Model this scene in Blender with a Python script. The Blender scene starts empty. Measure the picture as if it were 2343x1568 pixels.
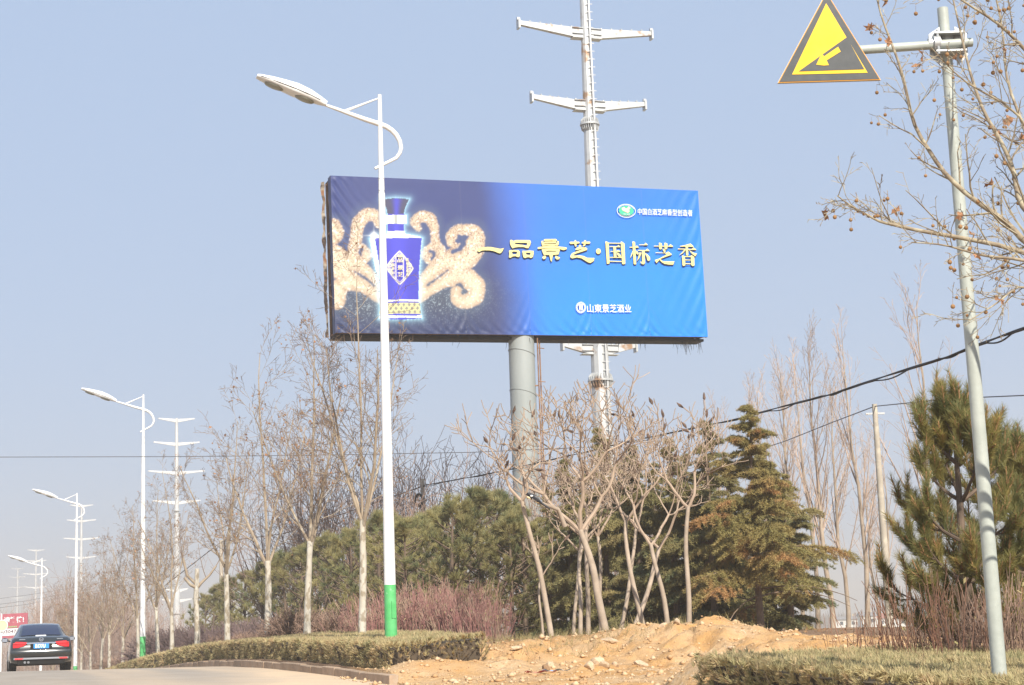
import bpy, bmesh, math, random
import numpy as np
from mathutils import Vector, Matrix
from mathutils.geometry import tessellate_polygon

# ------------------------------------------------------------------ camera, sky, sun, exposure
scene = bpy.context.scene
COL = scene.collection
FPX, PITCH, ROLL, EYE = 3950.0, math.atan(684 / 3950.0), 0.034, 1.5   # focal length in units of a 2342 x 1568 frame
_c, _s, _cr, _sr = math.cos(PITCH), math.sin(PITCH), math.cos(ROLL), math.sin(ROLL)
FWD = Vector((0, _c, _s)); _UP0 = Vector((0, -_s, _c)); _RT0 = Vector((1, 0, 0))
RIGHT = _RT0 * _cr - _UP0 * _sr
UP = _UP0 * _cr + _RT0 * _sr
cam_data = bpy.data.cameras.new('camera')
cam_data.sensor_width = 36.0
cam_data.lens = 36.0 * FPX / 2342.0
cam_data.clip_start = 0.1
cam_data.clip_end = 6000
cam = bpy.data.objects.new('camera', cam_data)
COL.objects.link(cam)
cam.matrix_world = Matrix(((RIGHT.x, UP.x, -FWD.x, 0), (RIGHT.y, UP.y, -FWD.y, 0), (RIGHT.z, UP.z, -FWD.z, EYE), (0, 0, 0, 1)))
scene.camera = cam

SUN_EL, SUN_AZ = math.radians(38), math.radians(160)     # azimuth clockwise from +Y
world = bpy.data.worlds.new('World'); scene.world = world; world.use_nodes = True
wn = world.node_tree.nodes; wl = world.node_tree.links
sky = wn.new('ShaderNodeTexSky'); sky.sky_type = 'NISHITA'; sky.sun_disc = False
sky.sun_elevation = SUN_EL; sky.sun_rotation = SUN_AZ
sky.altitude = 0; sky.air_density = 1.0; sky.dust_density = 1.5; sky.ozone_density = 1.5
wn['Background'].inputs['Strength'].default_value = 0.12
veil = wn.new('ShaderNodeMix'); veil.data_type = 'RGBA'                 # the whole sky is veiled by the same even winter haze
veil.inputs['Factor'].default_value = 0.9; veil.inputs['B'].default_value = (2.5, 3.3, 4.65, 1)
wl.new(sky.outputs['Color'], veil.inputs['A']); wl.new(veil.outputs['Result'], wn['Background'].inputs['Color'])
sun_data = bpy.data.lights.new('sun', 'SUN')
sun_data.energy = 5.0; sun_data.angle = math.radians(0.5); sun_data.color = (1.0, 0.93, 0.82)
sun = bpy.data.objects.new('sun', sun_data); COL.objects.link(sun)
to_sun = Vector((math.sin(SUN_AZ) * math.cos(SUN_EL), math.cos(SUN_AZ) * math.cos(SUN_EL), math.sin(SUN_EL)))
sun.rotation_euler = to_sun.to_track_quat('Z', 'Y').to_euler()
sun.location = to_sun * 60
scene.view_settings.view_transform = 'Standard'
scene.view_settings.look = 'None'
scene.view_settings.gamma = 1.0
scene.view_settings.exposure = 0.6
scene.view_settings.use_curve_mapping = False
scene.cycles.use_denoising = True
scene.cycles.volume_bounces = 1
scene.cycles.max_bounces = 8
scene.cycles.transparent_max_bounces = 8

# ------------------------------------------------------------------ helpers
def P(px, py, Y):
    """world point at depth Y seen at (px, py) of the 2342 x 1568 frame"""
    d = FWD * FPX + RIGHT * (px - 1171) + UP * (784 - py)
    k = Y / d.y
    return Vector((d.x * k, Y, EYE + d.z * k))

def kx(px):
    q = P(px, 1468 - .034 * (px - 1171), 1.0); return q.x
RA = math.radians(18.42)
U2 = (-math.sin(RA), math.cos(RA)); N2 = (math.cos(RA), math.sin(RA))      # along the road, and to its right
def XY(s, t): return (s * U2[0] + t * N2[0], s * U2[1] + t * N2[1])
def ST(x, y): return (x * U2[0] + y * U2[1], x * N2[0] + y * N2[1])

_rng = np.random.RandomState(5)
_LAT = _rng.rand(256, 256)
def vnoise(x, y):
    x = np.asarray(x, float); y = np.asarray(y, float)
    xi = np.floor(x).astype(int); yi = np.floor(y).astype(int)
    fx = x - xi; fy = y - yi
    fx = fx * fx * (3 - 2 * fx); fy = fy * fy * (3 - 2 * fy)
    a = _LAT[xi % 256, yi % 256]; b = _LAT[(xi + 1) % 256, yi % 256]
    c = _LAT[xi % 256, (yi + 1) % 256]; d = _LAT[(xi + 1) % 256, (yi + 1) % 256]
    return (a * (1 - fx) + b * fx) * (1 - fy) + (c * (1 - fx) + d * fx) * fy
def fbm(x, y, o=4):
    v = 0; a = .5
    for i in range(o):
        v = v + a * (vnoise(x * 2 ** i + 17.3 * i, y * 2 ** i + 9.1 * i) - .5); a *= .5
    return v
def sstep(a, b, x):
    k = np.clip((np.asarray(x, float) - a) / (b - a), 0, 1); return k * k * (3 - 2 * k)

_ps = [-400, -60, 0, 12, 20, 26, 36, 45, 53, 66, 80, 95, 126, 160, 200, 260, 400, 4000]
_pz = [-9, -2.4, 0, .5, .83, 1.04, 1.24, 1.27, 1.13, .80, .30, -.35, -2.1, -3.7, -5.0, -5.6, -5.6, -5.6]
_sd = np.linspace(-400, 800, 4801)
_zd = np.interp(_sd, _ps, _pz)
_k = np.exp(-.5 * (np.arange(-40, 41) * .25 / 3.2) ** 2); _k /= _k.sum()
_zd = np.convolve(np.pad(_zd, 40, mode='edge'), _k, mode='valid')
def zroad(s): return np.interp(s, _sd, _zd)

KERB_T, KERB_S = 6.6, 26.2
def ground_z(x, y, noise=True):
    """height of the land"""
    x = np.asarray(x, float); y = np.asarray(y, float)
    s = x * U2[0] + y * U2[1]; t = x * N2[0] + y * N2[1]
    zr = zroad(s)
    gap = sstep(14.6, 15.4, s) * (1 - sstep(26.0, 26.8, s))
    verge = zr + .04 * (1 - gap) + .02 - .12 * gap * (1 - sstep(6.6, 8.4, t))
    far = .45 + .9 * sstep(60, 400, t) + 1.2 * sstep(250, 600, t)          # fields to the right
    plat = np.where(s > 40, np.maximum(verge + .15, 1.55 - .02 * (s - 40)), 1.5)
    plat = plat * 1.0
    plat = plat - .40 * sstep(12.8, 15.5, t) * (1 - sstep(30, 35, s))
    lowright = .95 + .25 * sstep(10, 24, s)
    wl_ = sstep(24.0, 28.5, s)
    plat = lowright * (1 - wl_) + plat * wl_
    m = 1 - (1 - sstep(26.4, 29.6, s)) * (1 - sstep(10.4, 13.0, t))
    m = m * sstep(7.3, 9.5, t)
    m = np.where(s < 15.5, sstep(9, 11.5, t), m)
    z = verge + m * (plat - verge)
    # spoil heaps along the bank
    def heap(s0, t0, a, rs, rt): return a * np.exp(-((s - s0) / rs) ** 2 - ((t - t0) / rt) ** 2)
    z = z + heap(27.0, 11.9, .33, 1.5, 1.5) + heap(25.1, 13.5, .10, 1.7, 1.5) + heap(22.6, 14.3, .10, 2.2, 1.5) + heap(29.2, 11.8, .10, 1.6, 1.6)
    z = z + sstep(6.55, 7.1, t) * (heap(16.2, 7.5, .66, 1.0, .9) + heap(27.0, 7.6, .16, .7, 1.4))
    wfar = sstep(24, 60, t) * (1 - 0)
    z = z * (1 - wfar) + far * wfar
    # far ahead the land lies with the valley floor on the left, the fields on the right
    zl = zr - .35
    z = np.where(t < 6.62, zl, z)
    if noise:
        dirt = dirt_mask(s, t)
        slope = m * (1 - m) * 4
        amp = .015 + .13 * dirt * sstep(8.0, 9.6, t + .8 * dirt) * (.45 + .9 * np.clip(slope, 0, 1)) + .03 * sstep(9, 12, t)
        z = z + np.where(t > 6.75, amp * fbm(x * 1.1, y * 1.1, 5) * 1.6 + amp * 2.4 * fbm(x * 3.1, y * 3.1, 5) - .9 * amp * sstep(.05, .0, np.abs(fbm(x * .9 + 7, y * .9, 4))) * dirt, 0)
    return z
def dirt_mask(s, t):
    n = fbm(s * .5 + 40, t * .5, 4)
    a = sstep(13.6, 15.4, s + n) * (1 - sstep(28.6, 30.6, s + 2.4 * n + .35 * sstep(10, 14, t) * 6))
    b = (1 - sstep(15.2, 17.5, t + 2 * n))
    e = np.exp(-((s - 25.6) / 4.0) ** 2 - ((t - 13.0) / 2.6) ** 2)
    return np.clip(np.maximum(a * b, sstep(.25, .5, e)), 0, 1)
def GZ(x, y): return float(ground_z(x, y))

def new_mesh(name, V, F):
    me = bpy.data.meshes.new(name); me.from_pydata(V, [], F); me.update(); return me
def np_mesh(name, V, F):
    """fast mesh from numpy arrays; F is (n,3) or (n,4)"""
    V = np.ascontiguousarray(V, dtype=np.float32); F = np.ascontiguousarray(F, dtype=np.int32)
    me = bpy.data.meshes.new(name); k = F.shape[1]
    me.vertices.add(len(V)); me.vertices.foreach_set('co', V.ravel())
    me.loops.add(F.size); me.loops.foreach_set('vertex_index', F.ravel())
    me.polygons.add(len(F)); me.polygons.foreach_set('loop_start', np.arange(0, F.size, k, dtype=np.int32))
    me.polygons.foreach_set('loop_total', np.full(len(F), k, dtype=np.int32))
    me.update(calc_edges=True); return me
def link(name, me, mat=None, parent=None, smooth=False, kind=None, label=None):
    o = bpy.data.objects.new(name, me); COL.objects.link(o)
    if mat is not None and me is not None and not me.materials:
        for m in (mat if isinstance(mat, (list, tuple)) else [mat]): me.materials.append(m)
    if parent is not None: o.parent = parent
    if smooth:
        me.polygons.foreach_set('use_smooth', [True] * len(me.polygons)); me.set_sharp_from_angle(angle=math.radians(50))
    if kind: o['kind'] = kind
    if label: o['label'] = label
    return o
def thing(name, label, cat, loc=(0, 0, 0), rz=0, group=None):
    o = bpy.data.objects.new(name, None); COL.objects.link(o); o.empty_display_size = .3
    o.location = loc; o.rotation_euler = (0, 0, rz); tag(o, label, cat, group); return o
def tag(o, label, cat, group=None):
    o['label'] = label; o['category'] = cat
    if group: o['group'] = group
    return o
def copy_tree(o, parent=None):
    c = o.copy(); COL.objects.link(c); c.parent = parent
    for ch in list(o.children): copy_tree(ch, c)
    return c

class MB:
    """collects simple solids for one mesh"""
    def __init__(self): self.v = []; self.f = []
    def box(self, c, d, M=None):
        b = len(self.v); hx, hy, hz = d[0] / 2, d[1] / 2, d[2] / 2
        for x, y, z in ((-1,-1,-1),(1,-1,-1),(1,1,-1),(-1,1,-1),(-1,-1,1),(1,-1,1),(1,1,1),(-1,1,1)):
            p = Vector((x * hx, y * hy, z * hz))
            if M is not None: p = M @ p
            self.v.append((c[0] + p.x, c[1] + p.y, c[2] + p.z))
        self.f += [(b,b+3,b+2,b+1),(b+4,b+5,b+6,b+7),(b,b+1,b+5,b+4),(b+1,b+2,b+6,b+5),(b+2,b+3,b+7,b+6),(b+3,b,b+4,b+7)]
        return self
    def tube(self, pts, rad, n=8, cap=True, sx=1.0):
        pts = [Vector(p) for p in pts]
        if not hasattr(rad, '__len__'): rad = [rad] * len(pts)
        b = len(self.v); m = len(pts)
        ref = None
        for i in range(m):
            d = (pts[min(i + 1, m - 1)] - pts[max(i - 1, 0)])
            if d.length < 1e-9: d = Vector((0, 0, 1))
            d.normalize()
            if ref is None:
                ref = Vector((1, 0, 0)) if abs(d.x) < .8 else Vector((0, 1, 0))
            x = (ref - d * ref.dot(d))
            if x.length < 1e-6: x = d.orthogonal()
            x.normalize(); ref = x; y = d.cross(x); r = rad[i]
            for k in range(n):
                a = 2 * math.pi * k / n
                q = pts[i] + x * (math.cos(a) * r * sx) + y * (math.sin(a) * r)
                self.v.append((q.x, q.y, q.z))
        for i in range(m - 1):
            for k in range(n):
                k2 = (k + 1) % n
                self.f.append((b + i * n + k, b + i * n + k2, b + (i + 1) * n + k2, b + (i + 1) * n + k))
        if cap and n > 2:
            self.f.append(tuple(b + k for k in range(n))[::-1]); self.f.append(tuple(b + (m - 1) * n + k for k in range(n)))
        return self
    def bar(self, a, b_, w, h):
        a = Vector(a); b_ = Vector(b_); d = b_ - a; L = d.length
        M = d.to_track_quat('X', 'Z').to_matrix()
        return self.box((a + b_) / 2, (L, w, h), M)
    def prism(self, poly, y0, y1):
        """poly in x,z, extruded along y"""
        b = len(self.v); n = len(poly)
        self.v += [(x, y0, z) for x, z in poly] + [(x, y1, z) for x, z in poly]
        self.f.append(tuple(range(b, b + n))); self.f.append(tuple(range(b + 2 * n - 1, b + n - 1, -1)))
        for i in range(n):
            j = (i + 1) % n; self.f.append((b + i, b + n + i, b + n + j, b + j))
        return self
    def loft(self, rings, cap=True, closed=True):
        b = len(self.v); n = len(rings[0])
        for r in rings: self.v += [tuple(p) for p in r]
        for i in range(len(rings) - 1):
            for k in range(n if closed else n - 1):
                k2 = (k + 1) % n
                self.f.append((b + i * n + k, b + i * n + k2, b + (i + 1) * n + k2, b + (i + 1) * n + k))
        if cap:
            self.f.append(tuple(b + k for k in range(n))[::-1]); m = len(rings) - 1
            self.f.append(tuple(b + m * n + k for k in range(n)))
        return self
    def sphere(self, c, r, n=8, m=6, sq=(1, 1, 1)):
        rings = []
        for i in range(m + 1):
            a = math.pi * i / m; rr = max(math.sin(a), 1e-3) * r
            rings.append([(c[0] + math.cos(2 * math.pi * k / n) * rr * sq[0], c[1] + math.sin(2 * math.pi * k / n) * rr * sq[1], c[2] + math.cos(a) * r * sq[2]) for k in range(n)])
        return self.loft(rings[::-1], cap=True)
    def build(self, name, mat, parent=None, smooth=False, kind=None, label=None, fixn=False):
        me = new_mesh(name, self.v, self.f)
        if fixn:
            bm = bmesh.new(); bm.from_mesh(me); bmesh.ops.recalc_face_normals(bm, faces=bm.faces[:]); bm.to_mesh(me); bm.free()
        return link(name, me, mat, parent, smooth, kind, label)

# ------------------------------------------------------------------ materials
def node_mat(name):
    m = bpy.data.materials.new(name); m.use_nodes = True
    nt = m.node_tree; return m, nt, nt.nodes['Principled BSDF'], nt.nodes, nt.links
def pm(name, c1, c2=None, scale=4.0, rough=.7, metal=0.0, bump=0.0, bscale=None, detail=5, lo=.35, hi=.65, c3=None, s3=1.0, lo3=.55, hi3=.62,
       objrand=0.0, stretch=None, world_co=False, transl=0.0, spec=.3, coat=0.0):
    m, nt, bs, N, L = node_mat(name)
    bs.inputs['Roughness'].default_value = rough; bs.inputs['Metallic'].default_value = metal
    bs.inputs['Specular IOR Level'].default_value = spec
    if coat: bs.inputs['Coat Weight'].default_value = coat; bs.inputs['Coat Roughness'].default_value = .05
    if world_co:
        co = N.new('ShaderNodeNewGeometry').outputs['Position']
    else:
        co = N.new('ShaderNodeTexCoord').outputs['Object']
    if stretch:
        mp = N.new('ShaderNodeMapping'); mp.inputs['Scale'].default_value = stretch; L.new(co, mp.inputs['Vector']); co = mp.outputs['Vector']
    col = None
    if c2 is not None:
        nz = N.new('ShaderNodeTexNoise'); nz.inputs['Scale'].default_value = scale; nz.inputs['Detail'].default_value = detail
        L.new(co, nz.inputs['Vector'])
        mr = N.new('ShaderNodeMapRange'); mr.inputs['From Min'].default_value = lo; mr.inputs['From Max'].default_value = hi
        L.new(nz.outputs['Fac'], mr.inputs['Value'])
        mx = N.new('ShaderNodeMix'); mx.data_type = 'RGBA'; mx.inputs['A'].default_value = (*c1, 1); mx.inputs['B'].default_value = (*c2, 1)
        L.new(mr.outputs['Result'], mx.inputs['Factor']); col = mx.outputs['Result']
        if c3 is not None:
            n3 = N.new('ShaderNodeTexNoise'); n3.inputs['Scale'].default_value = s3; n3.inputs['Detail'].default_value = detail
            L.new(co, n3.inputs['Vector'])
            m3 = N.new('ShaderNodeMapRange'); m3.inputs['From Min'].default_value = lo3; m3.inputs['From Max'].default_value = hi3
            L.new(n3.outputs['Fac'], m3.inputs['Value'])
            x3 = N.new('ShaderNodeMix'); x3.data_type = 'RGBA'; x3.inputs['B'].default_value = (*c3, 1)
            L.new(m3.outputs['Result'], x3.inputs['Factor']); L.new(col, x3.inputs['A']); col = x3.outputs['Result']
    if objrand:
        oi = N.new('ShaderNodeObjectInfo')
        mr2 = N.new('ShaderNodeMapRange'); mr2.inputs['To Min'].default_value = 1 - objrand; mr2.inputs['To Max'].default_value = 1 + objrand
        L.new(oi.outputs['Random'], mr2.inputs['Value'])
        hs = N.new('ShaderNodeHueSaturation')
        if col is None: hs.inputs['Color'].default_value = (*c1, 1)
        else: L.new(col, hs.inputs['Color'])
        L.new(mr2.outputs['Result'], hs.inputs['Value']); col = hs.outputs['Color']
    if col is not None: L.new(col, bs.inputs['Base Color'])
    else: bs.inputs['Base Color'].default_value = (*c1, 1)
    if bump:
        nb = N.new('ShaderNodeTexNoise'); nb.inputs['Scale'].default_value = bscale or scale * 3; nb.inputs['Detail'].default_value = 6
        L.new(co, nb.inputs['Vector'])
        bp = N.new('ShaderNodeBump'); bp.inputs['Strength'].default_value = bump; bp.inputs['Distance'].default_value = .02
        L.new(nb.outputs['Fac'], bp.inputs['Height']); L.new(bp.outputs['Normal'], bs.inputs['Normal'])
    if transl:
        tr = N.new('ShaderNodeBsdfTranslucent'); ms = N.new('ShaderNodeMixShader'); ms.inputs['Fac'].default_value = transl
        if col is not None: L.new(col, tr.inputs['Color'])
        else: tr.inputs['Color'].default_value = (*c1, 1)
        L.new(bs.outputs['BSDF'], ms.inputs[1]); L.new(tr.outputs['BSDF'], ms.inputs[2])
        L.new(ms.outputs['Shader'], N['Material Output'].inputs['Surface'])
    return m

M = {}
M['white_paint'] = pm('white_paint', (.78, .78, .77), (.70, .70, .68), 6, .42, spec=.4, c3=(.60, .58, .53), s3=2.1, lo3=.60, hi3=.74, stretch=(1, 1, .5))
M['green_paint'] = pm('green_paint', (.085, .42, .13), (.13, .48, .18), 5, .45, c3=(.25, .55, .30), s3=7, lo3=.62, hi3=.68)
M['lens'] = pm('lamp_lens', (.25, .25, .20), rough=.15, spec=.6)
M['dark_gap'] = pm('dark_gap', (.03, .03, .03), rough=.8)
M['galv'] = pm('galvanised_steel', (.46, .47, .47), (.56, .57, .57), 1.4, .45, .35, c3=(.36, .20, .10), s3=1.1, lo3=.62, hi3=.70)
M['galv_rust'] = pm('galvanised_rusty', (.52, .535, .535), (.44, .45, .45), 2.2, .5, .3, c3=(.32, .20, .12), s3=1.3, lo3=.60, hi3=.70)
M['galv_far'] = pm('galvanised_far', (.50, .51, .51), (.60, .60, .60), .8, .5, .3)
M['pole_grey'] = pm('sign_pole_paint', (.36, .385, .345), (.42, .445, .40), 7, .45, bump=.15, spec=.4)
M['clamp'] = pm('clamp_metal', (.42, .43, .43), (.50, .51, .50), 9, .45, .5, c3=(.28, .16, .08), s3=9, lo3=.64, hi3=.70)
M['pillar'] = pm('pillar_paint', (.27, .295, .285), (.32, .345, .335), 1.2, .45, c3=(.34, .30, .20), s3=.7, lo3=.60, hi3=.74, stretch=(1, 1, .35), spec=.4)
M['rust'] = pm('rusty_steel', (.20, .10, .055), (.34, .20, .12), 3, .85, bump=.3)
M['black_sheet_shade'] = pm('black_sheet_shade', (.015, .013, .013), (.035, .028, .024), 3, .8)
M['torn'] = pm('torn_banner_cloth', (.36, .30, .23), (.05, .035, .028), 1.6, .85, lo=.42, hi=.52, c3=(.24, .12, .06), s3=2.3, lo3=.55, hi3=.65)
M['sign_yellow'] = pm('sign_yellow', (.88, .54, .0), (.82, .50, .015), 5, .35, spec=.35)
M['sign_orange'] = pm('sign_edge', (.80, .34, .02), rough=.4)
M['sign_black'] = pm('sign_black', (.055, .06, .063), (.07, .075, .078), 12, .4)
M['sign_back'] = pm('sign_back', (.45, .46, .46), rough=.5, metal=.4)
M['concrete_pole'] = pm('concrete_pole', (.44, .39, .315), (.35, .31, .25), 3, .85, c3=(.54, .48, .38), s3=5, lo3=.5, hi3=.7)
M['cable'] = pm('black_cable', (.02, .02, .022), rough=.6)
M['wire'] = pm('grey_wire', (.10, .10, .11), rough=.6)
M['kerb'] = pm('kerb_concrete', (.40, .29, .20), (.30, .215, .15), 6, .9, bump=.4, objrand=.14, c3=(.42, .34, .25), s3=2, lo3=.5, hi3=.7)
M['rock'] = pm('pale_rock', (.50, .36, .23), (.56, .43, .29), 3, .9, bump=.5, objrand=.12, c3=(.40, .28, .17), s3=5, lo3=.5, hi3=.7)
M['brown_rock'] = pm('brown_rock', (.22, .13, .07), (.32, .20, .11), 4, .9, bump=.5)
M['plane_bark'] = pm('plane_bark', (.55, .51, .43), (.45, .40, .32), 5, .85, c3=(.31, .26, .19), s3=8, lo3=.50, hi3=.57, objrand=.08, stretch=(1, 1, .55), bump=.2)
M['plane_limb'] = pm('plane_limb', (.36, .29, .21), (.27, .21, .15), 4, .85, c3=(.42, .37, .29), s3=3, lo3=.57, hi3=.7)
M['plane_twig'] = pm('plane_twig', (.26, .185, .13), (.20, .14, .10), 3, .85)
M['near_limb'] = pm('near_plane_limb', (.34, .28, .19), (.22, .17, .12), 9, .8, c3=(.42, .37, .26), s3=14, lo3=.5, hi3=.65)
M['dry_leaf'] = pm('dry_leaf', (.44, .25, .14), (.33, .16, .08), 20, .8, objrand=.25, transl=.25)
M['seed_ball'] = pm('seed_ball', (.33, .19, .085), (.24, .13, .06), 60, .9, objrand=.2)
M['sumac_bark'] = pm('sumac_bark', (.43, .345, .265), (.33, .26, .195), 5, .85, bump=.2, objrand=.10)
M['sumac_twig'] = pm('sumac_twig', (.42, .32, .235), (.33, .245, .18), 4, .85)
M['fresh_wood'] = pm('fresh_wood', (.85, .65, .36), rough=.8)
M['seed_head'] = pm('seed_head', (.10, .07, .055), (.16, .10, .07), 12, .9)
M['poplar_bark'] = pm('poplar_bark', (.36, .29, .22), (.27, .21, .155), 4, .85, objrand=.1)
M['poplar_twig'] = pm('poplar_twig', (.47, .36, .285), (.38, .28, .215), 3, .85, objrand=.12)
M['thicket'] = pm('thicket_twig', (.34, .24, .19), (.25, .175, .14), 3, .9, objrand=.15)
M['brown_twig'] = pm('brown_shrub_twig', (.30, .20, .145), (.22, .145, .11), 3, .9, objrand=.12)
M['purple_twig'] = pm('purple_shrub_twig', (.235, .165, .15), (.175, .125, .12), 3, .9, objrand=.1)
M['red_twig'] = pm('red_twig', (.27, .125, .115), (.23, .125, .105), 2.5, .75, objrand=.12, c3=(.33, .24, .17), s3=3.1, lo3=.5, hi3=.6)
M['red_twig_brown'] = pm('red_twig_brown', (.30, .15, .10), (.24, .145, .09), 2.5, .8, objrand=.12)
M['pine_needle'] = pm('pine_needle', (.285, .265, .105), (.37, .315, .14), .9, .62, objrand=.14, transl=.2, c3=(.17, .19, .088), s3=1.4, lo3=.50, hi3=.64)
M['near_needle'] = pm('near_pine_needle', (.30, .25, .075), (.185, .195, .075), 1.7, .5, transl=.3, c3=(.42, .31, .10), s3=2.6, lo3=.58, hi3=.68)
M['pine_bark'] = pm('pine_bark', (.17, .12, .085), (.11, .08, .06), 6, .9, bump=.3)
M['pine_shoot'] = pm('pine_shoot', (.34, .18, .09), rough=.85)
M['cedar_needle'] = pm('cedar_needle', (.27, .245, .10), (.35, .28, .12), .8, .62, objrand=.12, transl=.2, c3=(.165, .19, .095), s3=1.1, lo3=.52, hi3=.64)
M['cedar_brown'] = pm('cedar_needle_browned', (.34, .255, .095), (.27, .24, .085), .7, .65, transl=.22, c3=(.46, .265, .11), s3=1.0, lo3=.54, hi3=.64)
M['cedar_bark'] = pm('cedar_bark', (.22, .155, .11), (.15, .11, .08), 6, .9, bump=.3)
M['hedge_leaf'] = pm('hedge_leaf', (.42, .37, .185), (.53, .44, .235), 2.2, .7, transl=.22, c3=(.30, .29, .14), s3=1.7, lo3=.54, hi3=.68)
M['hedge_leaf_brown'] = pm('hedge_leaf_brown', (.54, .42, .235), (.44, .37, .19), 1.3, .7, transl=.22, c3=(.50, .36, .20), s3=2.4, lo3=.52, hi3=.65)
M['hedge_twig_shade'] = pm('hedge_twig_shade', (.10, .075, .05), (.065, .05, .035), 5, .9)  # dark brown of the stems; on the core it paints the shade in the gaps
M['twig_gap_shade'] = M['hedge_twig_shade']
M['dry_grass'] = pm('dry_grass', (.36, .28, .15), (.28, .24, .10), 2, .8, transl=.2)
M['dead_leaf'] = pm('dead_leaf', (.30, .17, .08), (.20, .12, .06), 9, .85)
M['bird_black'] = pm('bird_black', (.012, .013, .018), rough=.4, spec=.5)
M['bird_white'] = pm('bird_white', (.8, .8, .78), rough=.7)

# ------------------------------------------------------------------ land, road, kerb
def growing(a, b, step, outer, ratio=1.22):
    mid = list(np.arange(a, b, step)); st = step; hi = [b]
    while hi[-1] < outer[1]: st *= ratio; hi.append(hi[-1] + st)
    st = step; lo = []; x = a
    while x > outer[0]: st *= ratio; x -= st; lo.append(x)
    return np.array(lo[::-1] + mid + hi)
def ground_material():
    m, nt, bs, N, L = node_mat('ground_soil')
    bs.inputs['Roughness'].default_value = .95; bs.inputs['Specular IOR Level'].default_value = .1
    pos = N.new('ShaderNodeNewGeometry').outputs['Position']
    at = N.new('ShaderNodeAttribute'); at.attribute_name = 'dirt'
    af = N.new('ShaderNodeAttribute'); af.attribute_name = 'field'
    def noise(sc, d=6, r=.6):
        n = N.new('ShaderNodeTexNoise'); n.inputs['Scale'].default_value = sc; n.inputs['Detail'].default_value = d; n.inputs['Roughness'].default_value = r
        L.new(pos, n.inputs['Vector']); return n.outputs['Fac']
    def rng_(x, a, b):
        r = N.new('ShaderNodeMapRange'); r.inputs['From Min'].default_value = a; r.inputs['From Max'].default_value = b; L.new(x, r.inputs['Value']); return r.outputs['Result']
    def mix(f, a, b):
        x = N.new('ShaderNodeMix'); x.data_type = 'RGBA'
        for k, v in (('A', a), ('B', b)):
            if isinstance(v, tuple): x.inputs[k].default_value = (*v, 1)
            else: L.new(v, x.inputs[k])
        L.new(f, x.inputs['Factor']); return x.outputs['Result']
    d1 = mix(rng_(noise(.55), .4, .62), (.60, .385, .19), (.56, .38, .215))
    d1 = mix(rng_(noise(2.3), .45, .7), d1, (.66, .47, .28))
    d1 = mix(rng_(noise(.32), .53, .66), d1, (.54, .28, .09))
    d1 = mix(rng_(noise(9), .54, .66), d1, (.44, .275, .15))
    d1 = mix(rng_(noise(17), .58, .66), d1, (.72, .56, .38))
    d1 = mix(rng_(noise(.9), .56, .68), d1, (.47, .29, .16))
    s1 = mix(rng_(noise(1.1), .4, .65), (.255, .165, .105), (.33, .225, .15))
    s1 = mix(rng_(noise(7), .5, .7), s1, (.19, .12, .075))
    f1 = mix(rng_(noise(.03, 3), .42, .58), (.44, .36, .25), (.33, .28, .17))
    ab = N.new('ShaderNodeAttribute'); ab.attribute_name = 'subsoil'
    sb = mix(rng_(noise(1.4), .40, .62), (.58, .325, .125), (.56, .37, .20)); sb = mix(rng_(noise(8), .54, .68), sb, (.42, .25, .125))
    d1 = mix(ab.outputs['Fac'], d1, sb)
    c = mix(at.outputs['Fac'], s1, d1); c = mix(af.outputs['Fac'], c, f1)
    L.new(c, bs.inputs['Base Color'])
    bp = N.new('ShaderNodeBump'); bp.inputs['Strength'].default_value = .9; bp.inputs['Distance'].default_value = .10
    L.new(noise(5.0, 12, .74), bp.inputs['Height']); L.new(bp.outputs['Normal'], bs.inputs['Normal'])
    return m
gs = np.concatenate([growing(14, 33, .085, (-500, 33))[:-1], growing(33, 47, .2, (33, 3200))]); gs = np.unique(np.round(gs, 4)); gt = growing(6.7, 16.5, .085, (-1400, 2600))
SS, TT = np.meshgrid(gs, gt, indexing='ij')
GX = SS * U2[0] + TT * N2[0]; GY = SS * U2[1] + TT * N2[1]
GZZ = ground_z(GX, GY)
ns, nt_ = SS.shape
idx = np.arange(ns * nt_).reshape(ns, nt_)
quads = np.stack([idx[:-1, :-1], idx[1:, :-1], idx[1:, 1:], idx[:-1, 1:]], -1).reshape(-1, 4)[:, ::-1]
me = np_mesh('ground', np.stack([GX, GY, GZZ], -1).reshape(-1, 3), quads)
for nm, val in (('dirt', dirt_mask(SS, TT)), ('subsoil', .85 * sstep(-.12, .12, fbm(SS * .8, TT * .8, 3) + .22 * (sstep(9.6, 11.5, TT + .8 * (SS - 25.5)) - .5))), ('field', np.clip(sstep(22, 40, TT) + sstep(120, 220, SS), 0, 1))):
    a = me.attributes.new(nm, 'FLOAT', 'POINT'); a.data.foreach_set('value', np.ascontiguousarray(val.ravel(), dtype=np.float32))
ground = link('ground', me, ground_material(), smooth=True, kind='structure')

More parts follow.
